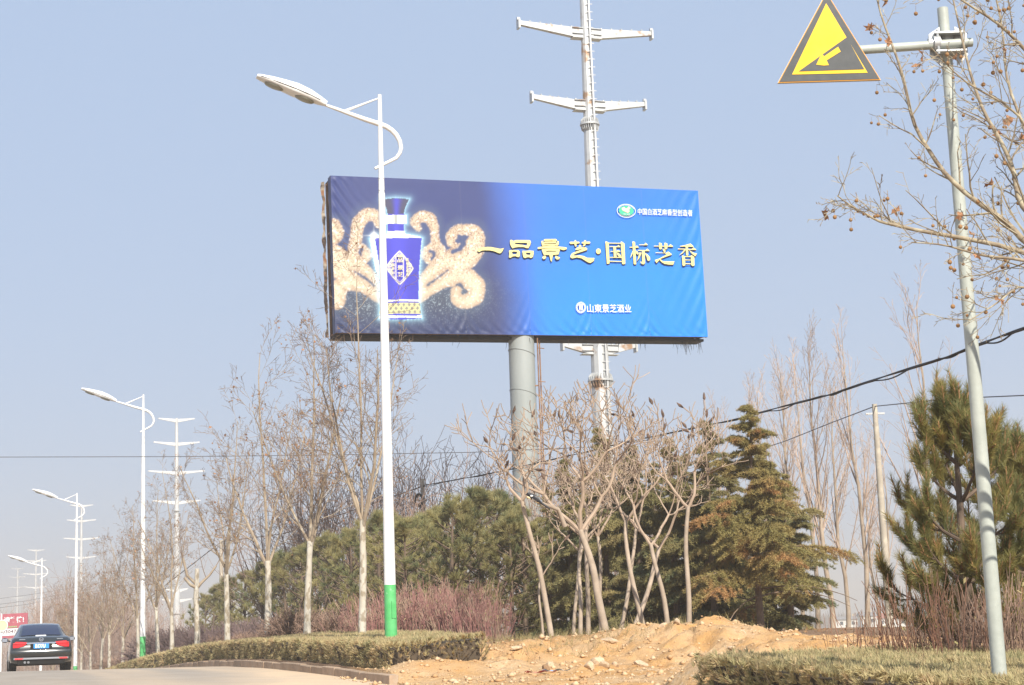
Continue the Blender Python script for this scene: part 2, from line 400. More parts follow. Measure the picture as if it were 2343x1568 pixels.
def road_material():
    m, nt, bs, N, L = node_mat('road_asphalt')
    bs.inputs['Roughness'].default_value = .88; bs.inputs['Specular IOR Level'].default_value = .2
    pos = N.new('ShaderNodeNewGeometry').outputs['Position']
    at = N.new('ShaderNodeAttribute'); at.attribute_name = 'dust'
    def noise(sc, d=6):
        n = N.new('ShaderNodeTexNoise'); n.inputs['Scale'].default_value = sc; n.inputs['Detail'].default_value = d; L.new(pos, n.inputs['Vector']); return n.outputs['Fac']
    def mix(f, a, b, lo=None, hi=None):
        if lo is not None:
            r = N.new('ShaderNodeMapRange'); r.inputs['From Min'].default_value = lo; r.inputs['From Max'].default_value = hi; L.new(f, r.inputs['Value']); f = r.outputs['Result']
        x = N.new('ShaderNodeMix'); x.data_type = 'RGBA'
        for k, v in (('A', a), ('B', b)):
            if isinstance(v, tuple): x.inputs[k].default_value = (*v, 1)
            else: L.new(v, x.inputs[k])
        L.new(f, x.inputs['Factor']); return x.outputs['Result']
    asp = mix(noise(1.2), (.30, .26, .215), (.345, .30, .25), .4, .65)
    asp = mix(noise(45, 3), asp, (.25, .22, .185), .55, .75)
    dst = mix(noise(1.6), (.60, .45, .30), (.53, .41, .285), .4, .65)
    L.new(mix(at.outputs['Fac'], asp, dst), bs.inputs['Base Color'])
    bp = N.new('ShaderNodeBump'); bp.inputs['Strength'].default_value = .25; bp.inputs['Distance'].default_value = .01
    L.new(noise(60, 3), bp.inputs['Height']); L.new(bp.outputs['Normal'], bs.inputs['Normal'])
    return m
rs = np.concatenate([np.arange(-300, 0, 6), np.arange(0, 130, .5), np.arange(130, 700, 5)])
rt = np.concatenate([np.arange(-11.5, 2, .9), np.arange(2, 6.61, .23), [6.62]])
RS, RT = np.meshgrid(rs, rt, indexing='ij')
RX = RS * U2[0] + RT * N2[0]; RY = RS * U2[1] + RT * N2[1]
RZ = zroad(RS) - .012 * np.abs(RT + 2.5) + .02 * fbm(RX * .3, RY * .3, 3)
RZ = np.where(RT > 6.4, RZ - .0, RZ)
idx = np.arange(RS.size).reshape(RS.shape)
quads = np.stack([idx[:-1, :-1], idx[1:, :-1], idx[1:, 1:], idx[:-1, 1:]], -1).reshape(-1, 4)[:, ::-1]
me = np_mesh('road', np.stack([RX, RY, RZ], -1).reshape(-1, 3), quads)
dn = fbm(RS * .16, RT * .55, 4)
dust = np.clip(sstep(4.2, 6.2, RT + 2.2 * dn) * (.35 + .65 * sstep(48, 26, RS)) + sstep(1.0, 6.0, RT + 3 * dn) * sstep(34, 20, RS) * sstep(2, 10, RS) + .4 * sstep(-.1, .25, fbm(RS * .045, RT * 1.3, 3)) * sstep(-6, 4, RT), 0, 1)
a = me.attributes.new('dust', 'FLOAT', 'POINT'); a.data.foreach_set('value', np.ascontiguousarray(dust.ravel(), dtype=np.float32))
road = link('road', me, road_material(), smooth=True, kind='structure')
def road_z(s, t): return float(zroad(s) - .012 * abs(t + 2.5))

# kerb: single stones with joints
rng = random.Random(3)
kerb = bpy.data.objects.new('kerb', None); COL.objects.link(kerb); kerb['kind'] = 'structure'
stone_mb = MB()
b = .012
prof = [(-.075, -.25), (.075, -.25), (.075, .125 - b), (.075 - b, .125), (-.075 + b, .125), (-.075, .125 - b)]
stone_mb.loft([[(x * .9, y0, z - .004 if k in (0, 3) else z) for x, z in prof] if k in (0, 3) else [(x, y0, z) for x, z in prof] for k, y0 in enumerate((-.492, -.482, .482, .492))])
stone_me = new_mesh('kerb_stone', stone_mb.v, stone_mb.f[:]); stone_me.materials.append(M['kerb'])
bm = bmesh.new(); bm.from_mesh(stone_me); bmesh.ops.recalc_face_normals(bm, faces=bm.faces[:]); bm.to_mesh(stone_me); bm.free()
def kerb_run(s0, n):
    for i in range(n):
        s = s0 + i + .5
        o = link('kerb_stone', stone_me, None, kerb)
        x, y = XY(s, KERB_T + .04 + rng.uniform(-.012, .012))
        o.location = (x, y, float(zroad(s)) - .095 + rng.uniform(-.012, .012))
        o.rotation_euler = (math.atan(float(zroad(s + .5) - zroad(s - .5))) + rng.uniform(-.01, .01), 0, RA + rng.uniform(-.014, .014))
kerb_run(KERB_S, 96); kerb_run(4.4, 11)

# ------------------------------------------------------------------ street lamps
def make_lamp():
    r = thing('street_lamp', '', 'street lamp')
    H = 10.5
    def taper(z): return .112 - (.112 - .062) * z / (H - 1.9)
    MB().tube([(0, 0, .02), (0, 0, 1.42)], [taper(0) + .002, taper(1.42) + .002], 20).build('painted_base', M['green_paint'], r, True)
    MB().box((-.034, .103, .98), (.085, .016, .30), Matrix.Rotation(.32, 3, 'Z')).build('access_door', M['green_paint'], r)
    sh = MB().tube([(0, 0, 1.42), (0, 0, 4), (0, 0, H - 1.9)], [taper(1.42), taper(4), taper(H - 1.9)], 20)
    sh.build('pole', M['white_paint'], r, True)
    MB().tube([(0, 0, H - 1.9), (0, 0, H - 1.55)], [.056, .053], 16).build('collar', M['white_paint'], r, True)
    for zz in (H - 1.85, H - 1.62):
        bl = MB()
        for k in range(4):
            a = k * math.pi / 2 + .6; bl.tube([(math.cos(a) * .05, math.sin(a) * .05, zz), (math.cos(a) * .078, math.sin(a) * .078, zz)], .009, 6)
        bl.build('bolts', M['clamp'], r, kind='stuff')
    MB().tube([(0, 0, H - 1.55), (0, 0, H)], [.05, .036], 16).build('mast_top', M['white_paint'], r, True)
    # the arm runs out to +x and hooks back behind the mast
    arm = [(1.08, -.25), (.8, -.335), (.3, -.49), (-.02, -.575), (-.12, -.61), (-.22, -.67), (-.31, -.76), (-.37, -.87), (-.395, -1.0), (-.37, -1.1), (-.30, -1.2), (-.18, -1.27), (-.05, -1.34), (.115, -1.43)]
    rad = [.025, .034, .046, .05, .05, .049, .047, .044, .041, .037, .034, .031, .029, .027]
    MB().tube([(x, -.012, H + z) for x, z in arm], rad, 12).build('arm', M['white_paint'], r, True)
    MB().tube([(.03, 0, H - .075), (.66, 0, H - .36)], [.014, .03], 10).build('brace', M['white_paint'], r, True)
    # head: flattened shell along the arm's slope
    ax = Vector((math.cos(.33), 0, math.sin(.33))); up = Vector((-math.sin(.33), 0, math.cos(.33)))
    o0 = Vector((1.02, 0, H - .26)); rings = []; L_ = 1.36
    for f, w, hu, hd in ((0, .055, .05, .05), (.04, .065, .065, .06), (.10, .10, .085, .065), (.25, .15, .13, .07), (.45, .175, .15, .085), (.62, .165, .125, .07), (.80, .15, .09, .055), (.95, .11, .05, .04), (1.0, .07, .035, .035)):
        c = o0 + ax * (f * L_) + up * .02; ring = []
        for k in range(16):
            a = 2 * math.pi * k / 16; sy = math.sin(a)
            q = abs(math.cos(a)) ** .7 * (1 if math.cos(a) >= 0 else -1)
            ring.append(c + Vector((0, 1, 0)) * (w * q) + up * (hu * sy if sy > 0 else hd * math.copysign(abs(sy) ** .5, sy)))
        rings.append(ring)
    head = MB().loft(rings).build('lamp_head', M['white_paint'], r, True, fixn=True)
    seam = MB()
    seam.tube([o0 + ax * (f * L_) + up * .01 + Vector((0, w, 0)) for f, w in ((.1, .103), (.3, .163), (.5, .178), (.7, .163), (.95, .112))], .006, 5, cap=False)
    seam.tube([o0 + ax * (f * L_) + up * .01 - Vector((0, w, 0)) for f, w in ((.1, .103), (.3, .163), (.5, .178), (.7, .163), (.95, .112))], .006, 5, cap=False)
    seam.build('seam', M['dark_gap'], head)
    for f in (.30, .74):
        c = o0 + ax * (f * L_) - up * (.062 if f < .5 else .046); rings = []
        for rr, dz in ((.19, 0), (.17, .02), (.10, .032), (.01, .036)):
            rings.append([c - up * dz + ax * (math.cos(k * math.pi / 8) * rr) + Vector((0, math.sin(k * math.pi / 8) * rr * .62, 0)) for k in range(16)])
        MB().loft(rings).build('lens', M['lens'], head, True, fixn=True)
    return r
lamp0 = make_lamp()
LAMPS = [(31.0, 894, 'white street lamp with green foot, nearest of the row, in front of the billboard'),
         (65.0, 329.5, 'white street lamp with green foot, second of the row, left of the tall bare pylon'),
         (92.0, 174.5, 'white street lamp with green foot just right of the black car, third of the row'),
         (122.0, 94.5, 'white street lamp behind the roof of the black car, farthest of the row')]
for i, (Y, px, lab) in enumerate(LAMPS):
    o = lamp0 if i == 0 else copy_tree(lamp0)
    topz = (11.65, 11.23, 10.09, 8.40)[i]
    p = P((868, 328, 176, 96)[i], (217, 903, 1128, 1277)[i], Y)
    o.location = (p.x, p.y, topz - 10.5)
    o.rotation_euler = (0, 0, RA + math.pi)
    tag(o, lab, 'street lamp', 'street lamps along the hedge')

# ------------------------------------------------------------------ power pylons
def make_pylon(matname, detail, dead_end=False):
    r = thing('power_pylon', '', 'pylon')
    h3 = 31.5
    def rad(z): return (.62 - (.62 - .20) * z / 39.0) * (1.35 if dead_end else 1)
    n = 12; mt = M[matname]
    fl = [12.4, 26.4]
    zs = [0] + fl + [39.2]
    for a, b2 in zip(zs[:-1], zs[1:]):
        MB().tube([(0, 0, a), (0, 0, b2)], [rad(a), rad(b2)], n).build('pole_section', mt, r)
    for z in fl:
        q = rad(z)
        f = MB().tube([(0, 0, z - .05), (0, 0, z + .05)], [q + .2, q + .2], 24)
        fo = f.build('flange', mt, r)
        if detail:
            g = MB()
            for k in range(24):
                a = k * math.pi / 12; M3 = Matrix.Rotation(a, 3, 'Z')
                for sg in (-1, 1):
                    b = len(g.v)
                    for yy in (-.015, .015):
                        for xx, zz in ((q - .02, z + .05 * sg), (q + .17, z + .05 * sg), (q + .13, z + .28 * sg), (q - .02, z + .42 * sg)):
                            v = M3 @ Vector((xx, yy, zz)); g.v.append((v.x, v.y, v.z))
                    g.f += [(b, b+1, b+2, b+3), (b+7, b+6, b+5, b+4), (b, b+4, b+5, b+1), (b+1, b+5, b+6, b+2), (b+2, b+6, b+7, b+3), (b+3, b+7, b+4, b)]
            g.build('gussets', mt, fo, kind='stuff')
    arms = [(h3 + 7.3, 5.0), (h3 + 4.0, 6.3), (h3, 7.7), (h3 - 4.1, 6.5), (h3 - 16.1, 3.0), (h3 - 17.5, 4.1)]
    for z, span in arms:
        for sg in (-1, 1):
            q = rad(z) * .95; L_ = span / 2; big = span > 4.2
            d0, d1 = (.58, .22) if big else (.54, .20)
            if not detail: d0, d1 = d0 * .8, d1 * .7
            if dead_end: d0, d1 = .4, .2
            up = .16 if big else .1
            a = MB()
            # tapered box arm: level top, rising underside
            for xa, xb in ((q - .03, L_),):
                b = len(a.v); w0, w1 = .17, .12
                for x, d, w in ((xa, d0, w0), (xb, d1, w1)):
                    zt = z + up * (x - xa) / (xb - xa) + .30
                    a.v += [(sg * x, -w, zt), (sg * x, w, zt), (sg * x, w, zt - d), (sg * x, -w, zt - d)]
                a.f += [(b, b+4, b+5, b+1), (b+1, b+5, b+6, b+2), (b+2, b+6, b+7, b+3), (b+3, b+7, b+4, b), (b+4, b+7, b+6, b+5), (b, b+1, b+2, b+3)]
            ao = a.build('cross_arm', mt, r, fixn=True)
            if detail:
                e = MB().box((sg * (L_ + .02), 0, z + up + .12), (.10, .42, .50)); e.box((sg * (L_ + .02), 0, z + up + .42), (.16, .16, .16))
                e.build('end_plate', M['clamp'], ao)
                for zz in (z + .30, z - .02, z + .31 - d0 + .02): MB().box((sg * (q + .27), 0, zz), (.62, .50, .03)).build('bracket', mt, ao)
                bo = MB()
                for k in range(1, 6): bo.box((sg * (q + (L_ - q) * k / 6), -.0, z + .34 + up * k / 6), (.06, .3, .06))
                bo.build('step_bolts', M['clamp'], ao, kind='stuff')
                if not big:
                    for k in (.52, .99): MB().box((sg * (q + (L_ - q) * k), 0, z + .46), (.2, .2, .22)).build('insulator_cap', M['white_paint'], ao)
    if detail:
        a0 = -1.28; ld = MB()
        for dx in (-.02, .02):
            ld.tube([(math.cos(a0 + dx * 3) * (rad(z) + .10), math.sin(a0 + dx * 3) * (rad(z) + .10), z) for z in (1, 13, 27, 39)], .035, 6)
        z = 1.2
        while z < 39:
            ld.box((math.cos(a0) * (rad(z) + .09), math.sin(a0) * (rad(z) + .09), z), (.40, .03, .03)); z += .45
        ld.build('ladder', M['galv_far'], r)
    return r
py0 = make_pylon('galv_rust', True); py1 = make_pylon('galv_far', False); py4 = make_pylon('galv_far', False, True)
PYL = [(90, 1340, 80, py0, 'tall galvanised pylon with rusty cross arms standing behind the blue billboard'),
       (238, 404, 1084, py1, 'pale pylon with six tiers of arms right of the second street lamp'),
       (383, 186, 1235, None, 'hazy pylon whose mast shows beside the third street lamp'),
       (537, 82, 1315, None, 'small hazy pylon behind the hooked arm of the fourth street lamp'),
       (690, 40, 1345, py4, 'stout far pylon mast rising above the maroon roadside sign')]
for Y, px, py, src, lab in PYL:
    o = src if src is not None else copy_tree(py1)
    p = P(px, py, Y)
    o.location = (p.x, p.y, p.z - 31.5); o.rotation_euler = (0, 0, RA - (.45 if src is py4 else 0))
    tag(o, lab, 'pylon', 'power pylons')

# ------------------------------------------------------------------ billboard
BL = P(766, 765, 65.0); TL = P(757, 399, 65.0); BR = P(1618, 768, 70.2); TR = P(1597, 440, 70.2)
bh = ((TL - BL).length + (TR - BR).length) / 2
mid = (BL + BR + TL + TR) / 4
ex = ((BR + TR) - (BL + TL)) / 2; bw = ex.length; ex.normalize()
ez = Vector((0, 0, 1)); ez = (ez - ex * ez.dot(ex)).normalized(); ey = ez.cross(ex)   # ey points away from the viewer
board = thing('billboard', 'large blue liquor advertising billboard with bottle picture on a single thick steel pillar', 'billboard',
              (mid.x + ey.x * .55, mid.y + ey.y * .55, GZ(mid.x, mid.y) - .2))
BD = 1.1                                               # depth of the box
def BP(u, v, d=0.0):
    """point on the board in the billboard's own axes: u,v in 0..1 from the lower left corner, d metres in front"""
    w = mid + ex * ((u - .5) * bw) + ez * ((v - .5) * bh) - ey * d
    return w - board.location
# homography: unit square -> the picture plan the print was measured on
def homography(src, dst):
    A = []; B = []
    for (x, y), (X, Y) in zip(src, dst):
        A.append([x, y, 1, 0, 0, 0, -X * x, -X * y]); B.append(X)
        A.append([0, 0, 0, x, y, 1, -Y * x, -Y * y]); B.append(Y)
    h = np.linalg.solve(np.array(A, float), np.array(B, float)); return np.append(h, 1).reshape(3, 3)
UNIT = [(0, 1), (1, 1), (1, 0), (0, 0)]
PLAN = [(152, 86), (2185, 190), (2240, 984), (172, 948)]
HM = homography(UNIT, PLAN); HI = np.linalg.inv(HM)
def hmap(Hm, x, y):
    x = np.asarray(x, float); y = np.asarray(y, float)
    w = Hm[2, 0] * x + Hm[2, 1] * y + Hm[2, 2]
    return (Hm[0, 0] * x + Hm[0, 1] * y + Hm[0, 2]) / w, (Hm[1, 0] * x + Hm[1, 1] * y + Hm[1, 2]) / w

NU, NV = 620, 242
uu, vv = np.meshgrid(np.linspace(0, 1, NU), np.linspace(0, 1, NV), indexing='ij')
cx, cy = hmap(HM, uu, vv)
def lerp(a, b, k): return a + (b - a) * k[..., None]
C = lambda *c: np.array(c, float)
def paint():
    n1 = fbm(uu * 9, vv * 4, 4)
    k = sstep(1010, 1330, cx + 60 * (cy - 550) / 400 * -1 + 60 * n1)
    left = lerp(C(.027, .042, .155), C(.024, .036, .105), sstep(350, 900, cy))
    right = lerp(C(.020, .150, .62), C(.012, .200, .78), sstep(150, 800, cy + (cx - 1700) * .3))
    img = left + (right - left) * k[..., None]
    img = lerp(img, C(.085, .10, .33), np.exp(-((cx - 1180) / 150) ** 2) * .22)
    # smoke with glitter low on the left
    sp = vnoise(uu * 420, vv * 165); sp2 = vnoise(uu * 230 + 9, vv * 90)
    smoke = np.exp(-((cx - 760) / 260) ** 2 - ((cy - 760) / 110) ** 2) + np.exp(-((cx - 330) / 170) ** 2 - ((cy - 790) / 110) ** 2)
    smoke = np.clip(smoke, 0, 1)
    img = lerp(img, C(.050, .062, .085), smoke * .75)
    img = lerp(img, C(.42, .52, .58), smoke * np.clip(sp - .62, 0, 1) * 1.6)
    # scrolls
    cols = C(.80, .66, .50)
    def stroke(pts, soft=16):
        p = []
        for (a, b) in zip(pts[:-1], pts[1:]):
            for q in np.linspace(0, 1, 14, endpoint=False): p.append([a[i] + (b[i] - a[i]) * q for i in range(3)])
        p.append(pts[-1]); p = np.array(p, float)
        # smooth
        for _ in range(8): p[1:-1] = (p[:-2] + 2 * p[1:-1] + p[2:]) / 4
        x0, x1 = (p[:, 0] - p[:, 2]).min() - 40, (p[:, 0] + p[:, 2]).max() + 40
        sel = (cx > x0) & (cx < x1)
        d = np.full(cx.shape, -1e3); xs, ys = cx[sel], cy[sel]
        best = np.full(xs.shape, -1e3)
        for q in p: best = np.maximum(best, q[2] - np.hypot(xs - q[0], ys - q[1]))
        d[sel] = best; return d
    def mx(x): return 1044 - x
    right_s = [[(600, 790, 30), (680, 690, 66), (770, 620, 84), (860, 560, 84), (940, 500, 66), (968, 440, 46), (955, 398, 38), (910, 388, 32), (862, 392, 34), (822, 420, 32), (818, 458, 26), (842, 474, 18)],
               [(640, 760, 20), (720, 680, 40), (820, 648, 50), (915, 652, 56), (965, 700, 50), (958, 758, 46), (905, 785, 42), (852, 772, 36), (842, 728, 28), (868, 708, 18)],
               [(730, 640, 50), (762, 560, 48), (740, 500, 52), (692, 520, 44), (700, 545, 30)],
               [(750, 500, 26), (730, 430, 24), (728, 370, 28), (704, 322, 34), (655, 312, 32), (618, 345, 30), (640, 378, 20)]]
    left_s = [[(470, 790, 30), (380, 690, 66), (290, 620, 80), (200, 570, 84), (150, 545, 90)],
              [(430, 760, 22), (340, 690, 42), (240, 668, 44), (190, 700, 50), (180, 770, 50)],
              [(320, 640, 50), (288, 570, 48), (310, 505, 50), (345, 520, 42), (335, 545, 30)],
              [(275, 520, 40), (292, 430, 34), (304, 350, 40), (345, 302, 38), (400, 305, 34), (425, 350, 30)],
              [(168, 365, 44), (188, 410, 40), (165, 440, 30)]]
    gaps = [[(705, 505, 7), (724, 512, 9), (726, 532, 8), (712, 548, 6)], [(690, 690, 3), (760, 640, 5), (800, 612, 3)], [(325, 490, 9), (312, 500, 8), (318, 520, 6)], [(390, 690, 4), (330, 640, 6), (285, 615, 3)], [(868, 430, 12), (884, 445, 13), (888, 470, 12), (868, 496, 12), (830, 508, 9)], [(852, 690, 6), (872, 690, 9), (888, 712, 9), (884, 735, 7)]]
    D = np.full(cx.shape, -1e3)
    for st_ in right_s + left_s: D = np.maximum(D, stroke(st_))
    for st_ in gaps: D = np.minimum(D, -stroke(st_))
    rag = 5 * (sp2 - .5) + 10 * fbm(uu * 50, vv * 20, 3)
    halo = sstep(-55, 5, D + rag) * .30
    img = lerp(img, C(.11, .15, .20), halo)
    msk = sstep(-5, 8, D + rag)
    body = lerp(C(.44, .34, .25), C(.60, .52, .38), sstep(4, 46, D))
    g = np.clip((sp - .45) * 2.2, 0, 1) * (1 - .65 * sstep(500, 800, cy + 30))
    body = lerp(body, C(.20, .105, .085), g * .8)
    body = lerp(body, C(.95, .93, .90), np.clip(sp2 - .72, 0, 1) * 2.0)
    img = img + (body - img) * msk[..., None]
    # bottle
    ys = np.array([212, 220, 245, 275, 296, 304, 306, 352, 354, 392, 394, 408, 412, 424, 434, 500, 600, 700, 770, 800, 850, 862, 872, 878])
    hw = np.array([2, 76, 62, 50, 46, 46, 60, 60, 45, 45, 50, 50, 70, 130, 148, 138, 124, 115, 112, 112, 116, 119, 120, 2])
    cc = np.interp(cy, [212, 434, 872], [514, 515, 537]); w = np.interp(cy, ys, hw)
    dx = np.abs(cx - cc); inside = (dx < w) & (cy > 212) & (cy < 878)
    # outline glow
    py_ = np.concatenate([np.linspace(ys[i], ys[i + 1], 6, endpoint=False) for i in range(len(ys) - 1)])
    pw = np.interp(py_, ys, hw); pc = np.interp(py_, [212, 434, 872], [514, 515, 537])
    sel = (cx > 300) & (cx < 760); xs, yy = cx[sel], cy[sel]; dd = np.full(xs.shape, 1e3)
    for yq, wq, cq in zip(py_, pw, pc):
        dd = np.minimum(dd, np.minimum(np.hypot(xs - cq - wq, yy - yq), np.hypot(xs - cq + wq, yy - yq)))
    glow = np.zeros(cx.shape); glow[sel] = np.exp(-dd / 11) * .62
    img = lerp(img, C(.45, .80, .98), np.where(inside, 0, glow))
    rel = np.clip((cx - cc) / np.maximum(w, 1), -1, 1)
    b = lerp(C(.040, .040, .40), C(.055, .055, .52), np.exp(-((rel - .05) / .35) ** 2))
    b = lerp(b, C(.05, .05, .10), ((cy < 300) * (1 - .75 * np.exp(-((rel - .1) / .35) ** 2))))
    b = lerp(b, C(.60, .80, .95), ((rel < -.80) & (cy > 424)) * .85)
    b = lerp(b, C(.55, .80, .95), ((dx > w - 5) & (cy > 424)) * .6)
    silver = C(.72, .74, .66)
    ring = (cy > 305) & (cy < 353)
    b = lerp(b, silver, ring * 1.0); b = lerp(b, C(.25, .27, .28), (ring & (np.abs(rel - .0) < .16)) * .8)
    b = lerp(b, C(.9, .92, .88), ((cy > 393) & (cy < 410)) * .85)
    b = lerp(b, C(.75, .88, .95), ((cy > 410) & (cy < 424)) * .85)
    b = lerp(b, silver, ((np.abs(cy - 427 + 6 * rel * 0) < 4)) * .8)
    b = lerp(b, silver, (np.abs(cy - 773) < 5) * .9)
    band = (cy > 786) & (cy < 846)
    pat = np.sin((cx - cc) * .21) * np.cos((cy - 816) * .16) + .5 * np.cos((cx - cc) * .42) * np.cos((cy - 816) * .3)
    b = lerp(b, C(.52, .50, .26), band * 1.0); b = lerp(b, C(.12, .12, .16), (band & (pat > .42)) * .75)
    b = lerp(b, C(.80, .86, .84), (np.abs(cy - 862) < 6) * .85)
    # diamond label
    lx, ly = np.abs(cx - 534), np.abs(cy - 594 - (cx - 534) * .06)
    q = (lx / 74.0) ** 1.12 + (ly / 90.0) ** 1.12
    gold = C(.80, .76, .46)
    b = lerp(b, gold, np.exp(-((q - 1.0) / .05) ** 2)); b = lerp(b, gold, np.exp(-((q - .86) / .03) ** 2) * .7)
    for lxv in (21, 42):
        b = lerp(b, gold, (np.exp(-((lx - lxv) / 2.2) ** 2) * (q < .9)))
    for sx in (-55, 55):
        for sy in (-14, 14):
            rr = np.hypot(cx - 534 - sx, cy - 594 - sy); b = lerp(b, gold, np.exp(-((rr - 9) / 2.4) ** 2) + np.exp(-(rr / 2.5) ** 2))
    img = np.where(inside[..., None], b, img)
    # star on the shoulder
    sxr, syr = cx - 392, cy - 416; r = np.hypot(sxr, syr)
    star = np.exp(-(r / 16) ** 2) + .8 * np.exp(-np.abs(sxr) / 2.5) * np.exp(-np.abs(syr) / 26) + .8 * np.exp(-np.abs(syr) / 2.5) * np.exp(-np.abs(sxr) / 40)
    img = lerp(img, C(.95, .98, 1), np.clip(star, 0, 1))
    # seams of the sheets
    for us in (.335, .505, .672, .835):
        img = lerp(img, img * .82 + .03, np.exp(-((uu - us) / .0012) ** 2) * .8)
    # weathering and the printed sheet's own dark margin
    img *= (1 + .10 * fbm(uu * 30, vv * 8, 4))[..., None]
    return np.clip(img, 0, 1)
img = paint()
def print_material():
    m, nt, bs, N, L = node_mat('banner_print')
    at = N.new('ShaderNodeAttribute'); at.attribute_name = 'print'
    L.new(at.outputs['Color'], bs.inputs['Base Color'])
    bs.inputs['Roughness'].default_value = .46; bs.inputs['Specular IOR Level'].default_value = .35
    return m
M['banner'] = print_material()
# fabric relief: tension folds along the edges and at the sheet seams
def folds(u, v):
    z = .010 * fbm(u * 8, v * 4, 3)
    e = np.exp(-v / .06); z = z + e * .022 * np.sin(u * 190 + 6 * fbm(u * 20, v * 3, 2) + v * 60) * (.4 + vnoise(u * 23, v * 0))
    for us in (.335, .505, .672, .835):
        z = z + .024 * np.exp(-np.abs(u - us) / .03) * np.exp(-v / .10) * np.sin((u - us) * 260 + np.sign(u - us) * v * 55)
    lft = np.exp(-u / .035); z = z + lft * .026 * np.sin(v * 70 + u * 230 + 4 * fbm(u * 10, v * 9, 2))
    rgt = np.exp(-(1 - u) / .05); z = z + rgt * .014 * np.sin(v * 40 - u * 190 + 3)
    z = z * sstep(0, .012, u) * sstep(0, .012, 1 - u) * sstep(0, .03, v) * sstep(0, .03, 1 - v)
    return z
fz = folds(uu, vv)
O = mid - board.location
Vb = (np.array(O)[None, None] + np.array(ex)[None, None] * ((uu - .5) * bw)[..., None] + np.array(ez)[None, None] * ((vv - .5) * bh)[..., None] - np.array(ey)[None, None] * fz[..., None])
idx = np.arange(NU * NV).reshape(NU, NV)
quads = np.stack([idx[:-1, :-1], idx[1:, :-1], idx[1:, 1:], idx[:-1, 1:]], -1).reshape(-1, 4)
me = np_mesh('front_banner', Vb.reshape(-1, 3), quads)
ca = me.color_attributes.new('print', 'FLOAT_COLOR', 'POINT')
ca.data.foreach_set('color', np.ascontiguousarray(np.concatenate([img, np.ones(img.shape[:2] + (1,))], -1).reshape(-1), dtype=np.float32))
banner = link('front_banner', me, M['banner'], board, True)
# the sheet folds round the left end, and a lip along the other edges
M['banner_edge'] = pm('banner_edge', (.040, .055, .16), (.03, .04, .11), 3, .5)
def strip(name, uv0, uv1, depth, mat, n=60, wav=.04, seed=0):
    mb = MB(); rows = []
    for i in range(n + 1):
        k = i / n; u = uv0[0] + (uv1[0] - uv0[0]) * k; v = uv0[1] + (uv1[1] - uv0[1]) * k
        row = []
        for j in range(5):
            d = depth * j / 4
            w = BP(u, v, -d) + ex * (wav * float(fbm(k * 14 + seed, j * .8, 3)) * (j > 0))
            if j == 4: w = w + ey * (.18 * float(fbm(k * 9 + seed, 3.3, 3)))
            row.append(tuple(w))
        rows.append(row)
    mb.loft(rows, cap=False, closed=False); return mb.build(name, mat, board, True)
strip('banner_fold', (0, 0), (0, 1), .42, M['banner_edge'], wav=.06)
strip('banner_fold', (0, 1), (1, 1), .25, M['banner_edge'], wav=0, seed=7)
strip('banner_fold', (1, 1), (1, 0), .25, M['banner_edge'], wav=.0, seed=9)
# steel box frame behind
def fbar(a, b_, w, name='frame_bar', mat='rust'):
    return MB().bar(BP(*a), BP(*b_), w, w).build(name, M[mat], board)
e = .003
for d in (-.12, -BD):
    fbar((e, .008, d), (1 - e, .008, d), .09); fbar((e, .985, d), (1 - e, .985, d), .09)
    for u in (.006, .17, .335, .5, .665, .83, .994): fbar((u, .02, d), (u, .975, d), .08)
for u in (.006, .25, .5, .75, .994):
    for v in (.01, .33, .66, .985): fbar((u, v, -.17), (u, v, -BD + .05), .06)
for v0 in (.03, .36, .67): fbar((.006, v0, -.2), (.006, v0 + .28, -BD + .05), .05)
# underside tray, coloured black for the shadow below the lip, and the back sheet
def slab(name, u0, u1, v0, v1, d0, d1, mat):
    mb = MB(); pts = [tuple(BP(u, v, d)) for d in (d0, d1) for u, v in ((u0, v0), (u1, v0), (u1, v1), (u0, v1))]
    mb.v = pts; mb.f = [(0, 1, 2, 3), (7, 6, 5, 4), (0, 4, 5, 1), (1, 5, 6, 2), (2, 6, 7, 3), (3, 7, 4, 0)]
    return mb.build(name, mat, board, fixn=True)
slab('underside', .002, .998, -.021, -.005, -.34, -BD, M['black_sheet_shade'])
slab('top_sheet', .004, .996, .992, .998, -.06, -BD, M['black_sheet_shade'])
slab('back_banner', .004, .996, 0, 1, -BD - .06, -BD - .08, M['banner_edge'])
slab('side_sheet', .9975, .999, .01, .985, -.27, -BD, M['black_sheet_shade'])
slab('inner_sheet', .012, .014, .02, .98, -.45, -BD + .03, M['black_sheet_shade'])
# ragged remains of the old cover on the open left end
tr = MB(); rows = []
for i in range(70):
    v = i / 69; n_ = float(fbm(v * 13, 4.4, 4)); w_ = .10 + .22 * abs(float(fbm(v * 9, 8.1, 3))) * 2
    rows.append([tuple(BP(-.002, v, -BD + .02) + ex * (.10 * n_)), tuple(BP(-.003, v, -BD + w_ * .5) + ex * (-.10 + .28 * n_)), tuple(BP(-.002, v, -BD + w_) + ex * (.16 * float(fbm(v * 21, 1.2, 3))))])
tr.loft(rows, cap=False, closed=False).build('torn_cover', M['torn'], board)
rg = random.Random(8); fr = MB()
for i in range(46):
    u = rg.choice([rg.uniform(.93, .99), rg.random()]); d = rg.uniform(-.9, -.05); L_ = rg.uniform(.15, .5) * (1.3 if u > .93 else .8)
    a = BP(u, -.018, d); q = Vector((rg.uniform(-.2, .2), rg.uniform(-.1, .1), -1)) * L_
    fr.tube([a, a + q * .5 + Vector((rg.uniform(-.06, .06), 0, 0)), a + q], [.012, .009, .004], 3, cap=False)
fr.build('frayed_threads', M['black_sheet_shade'], board, kind='stuff')
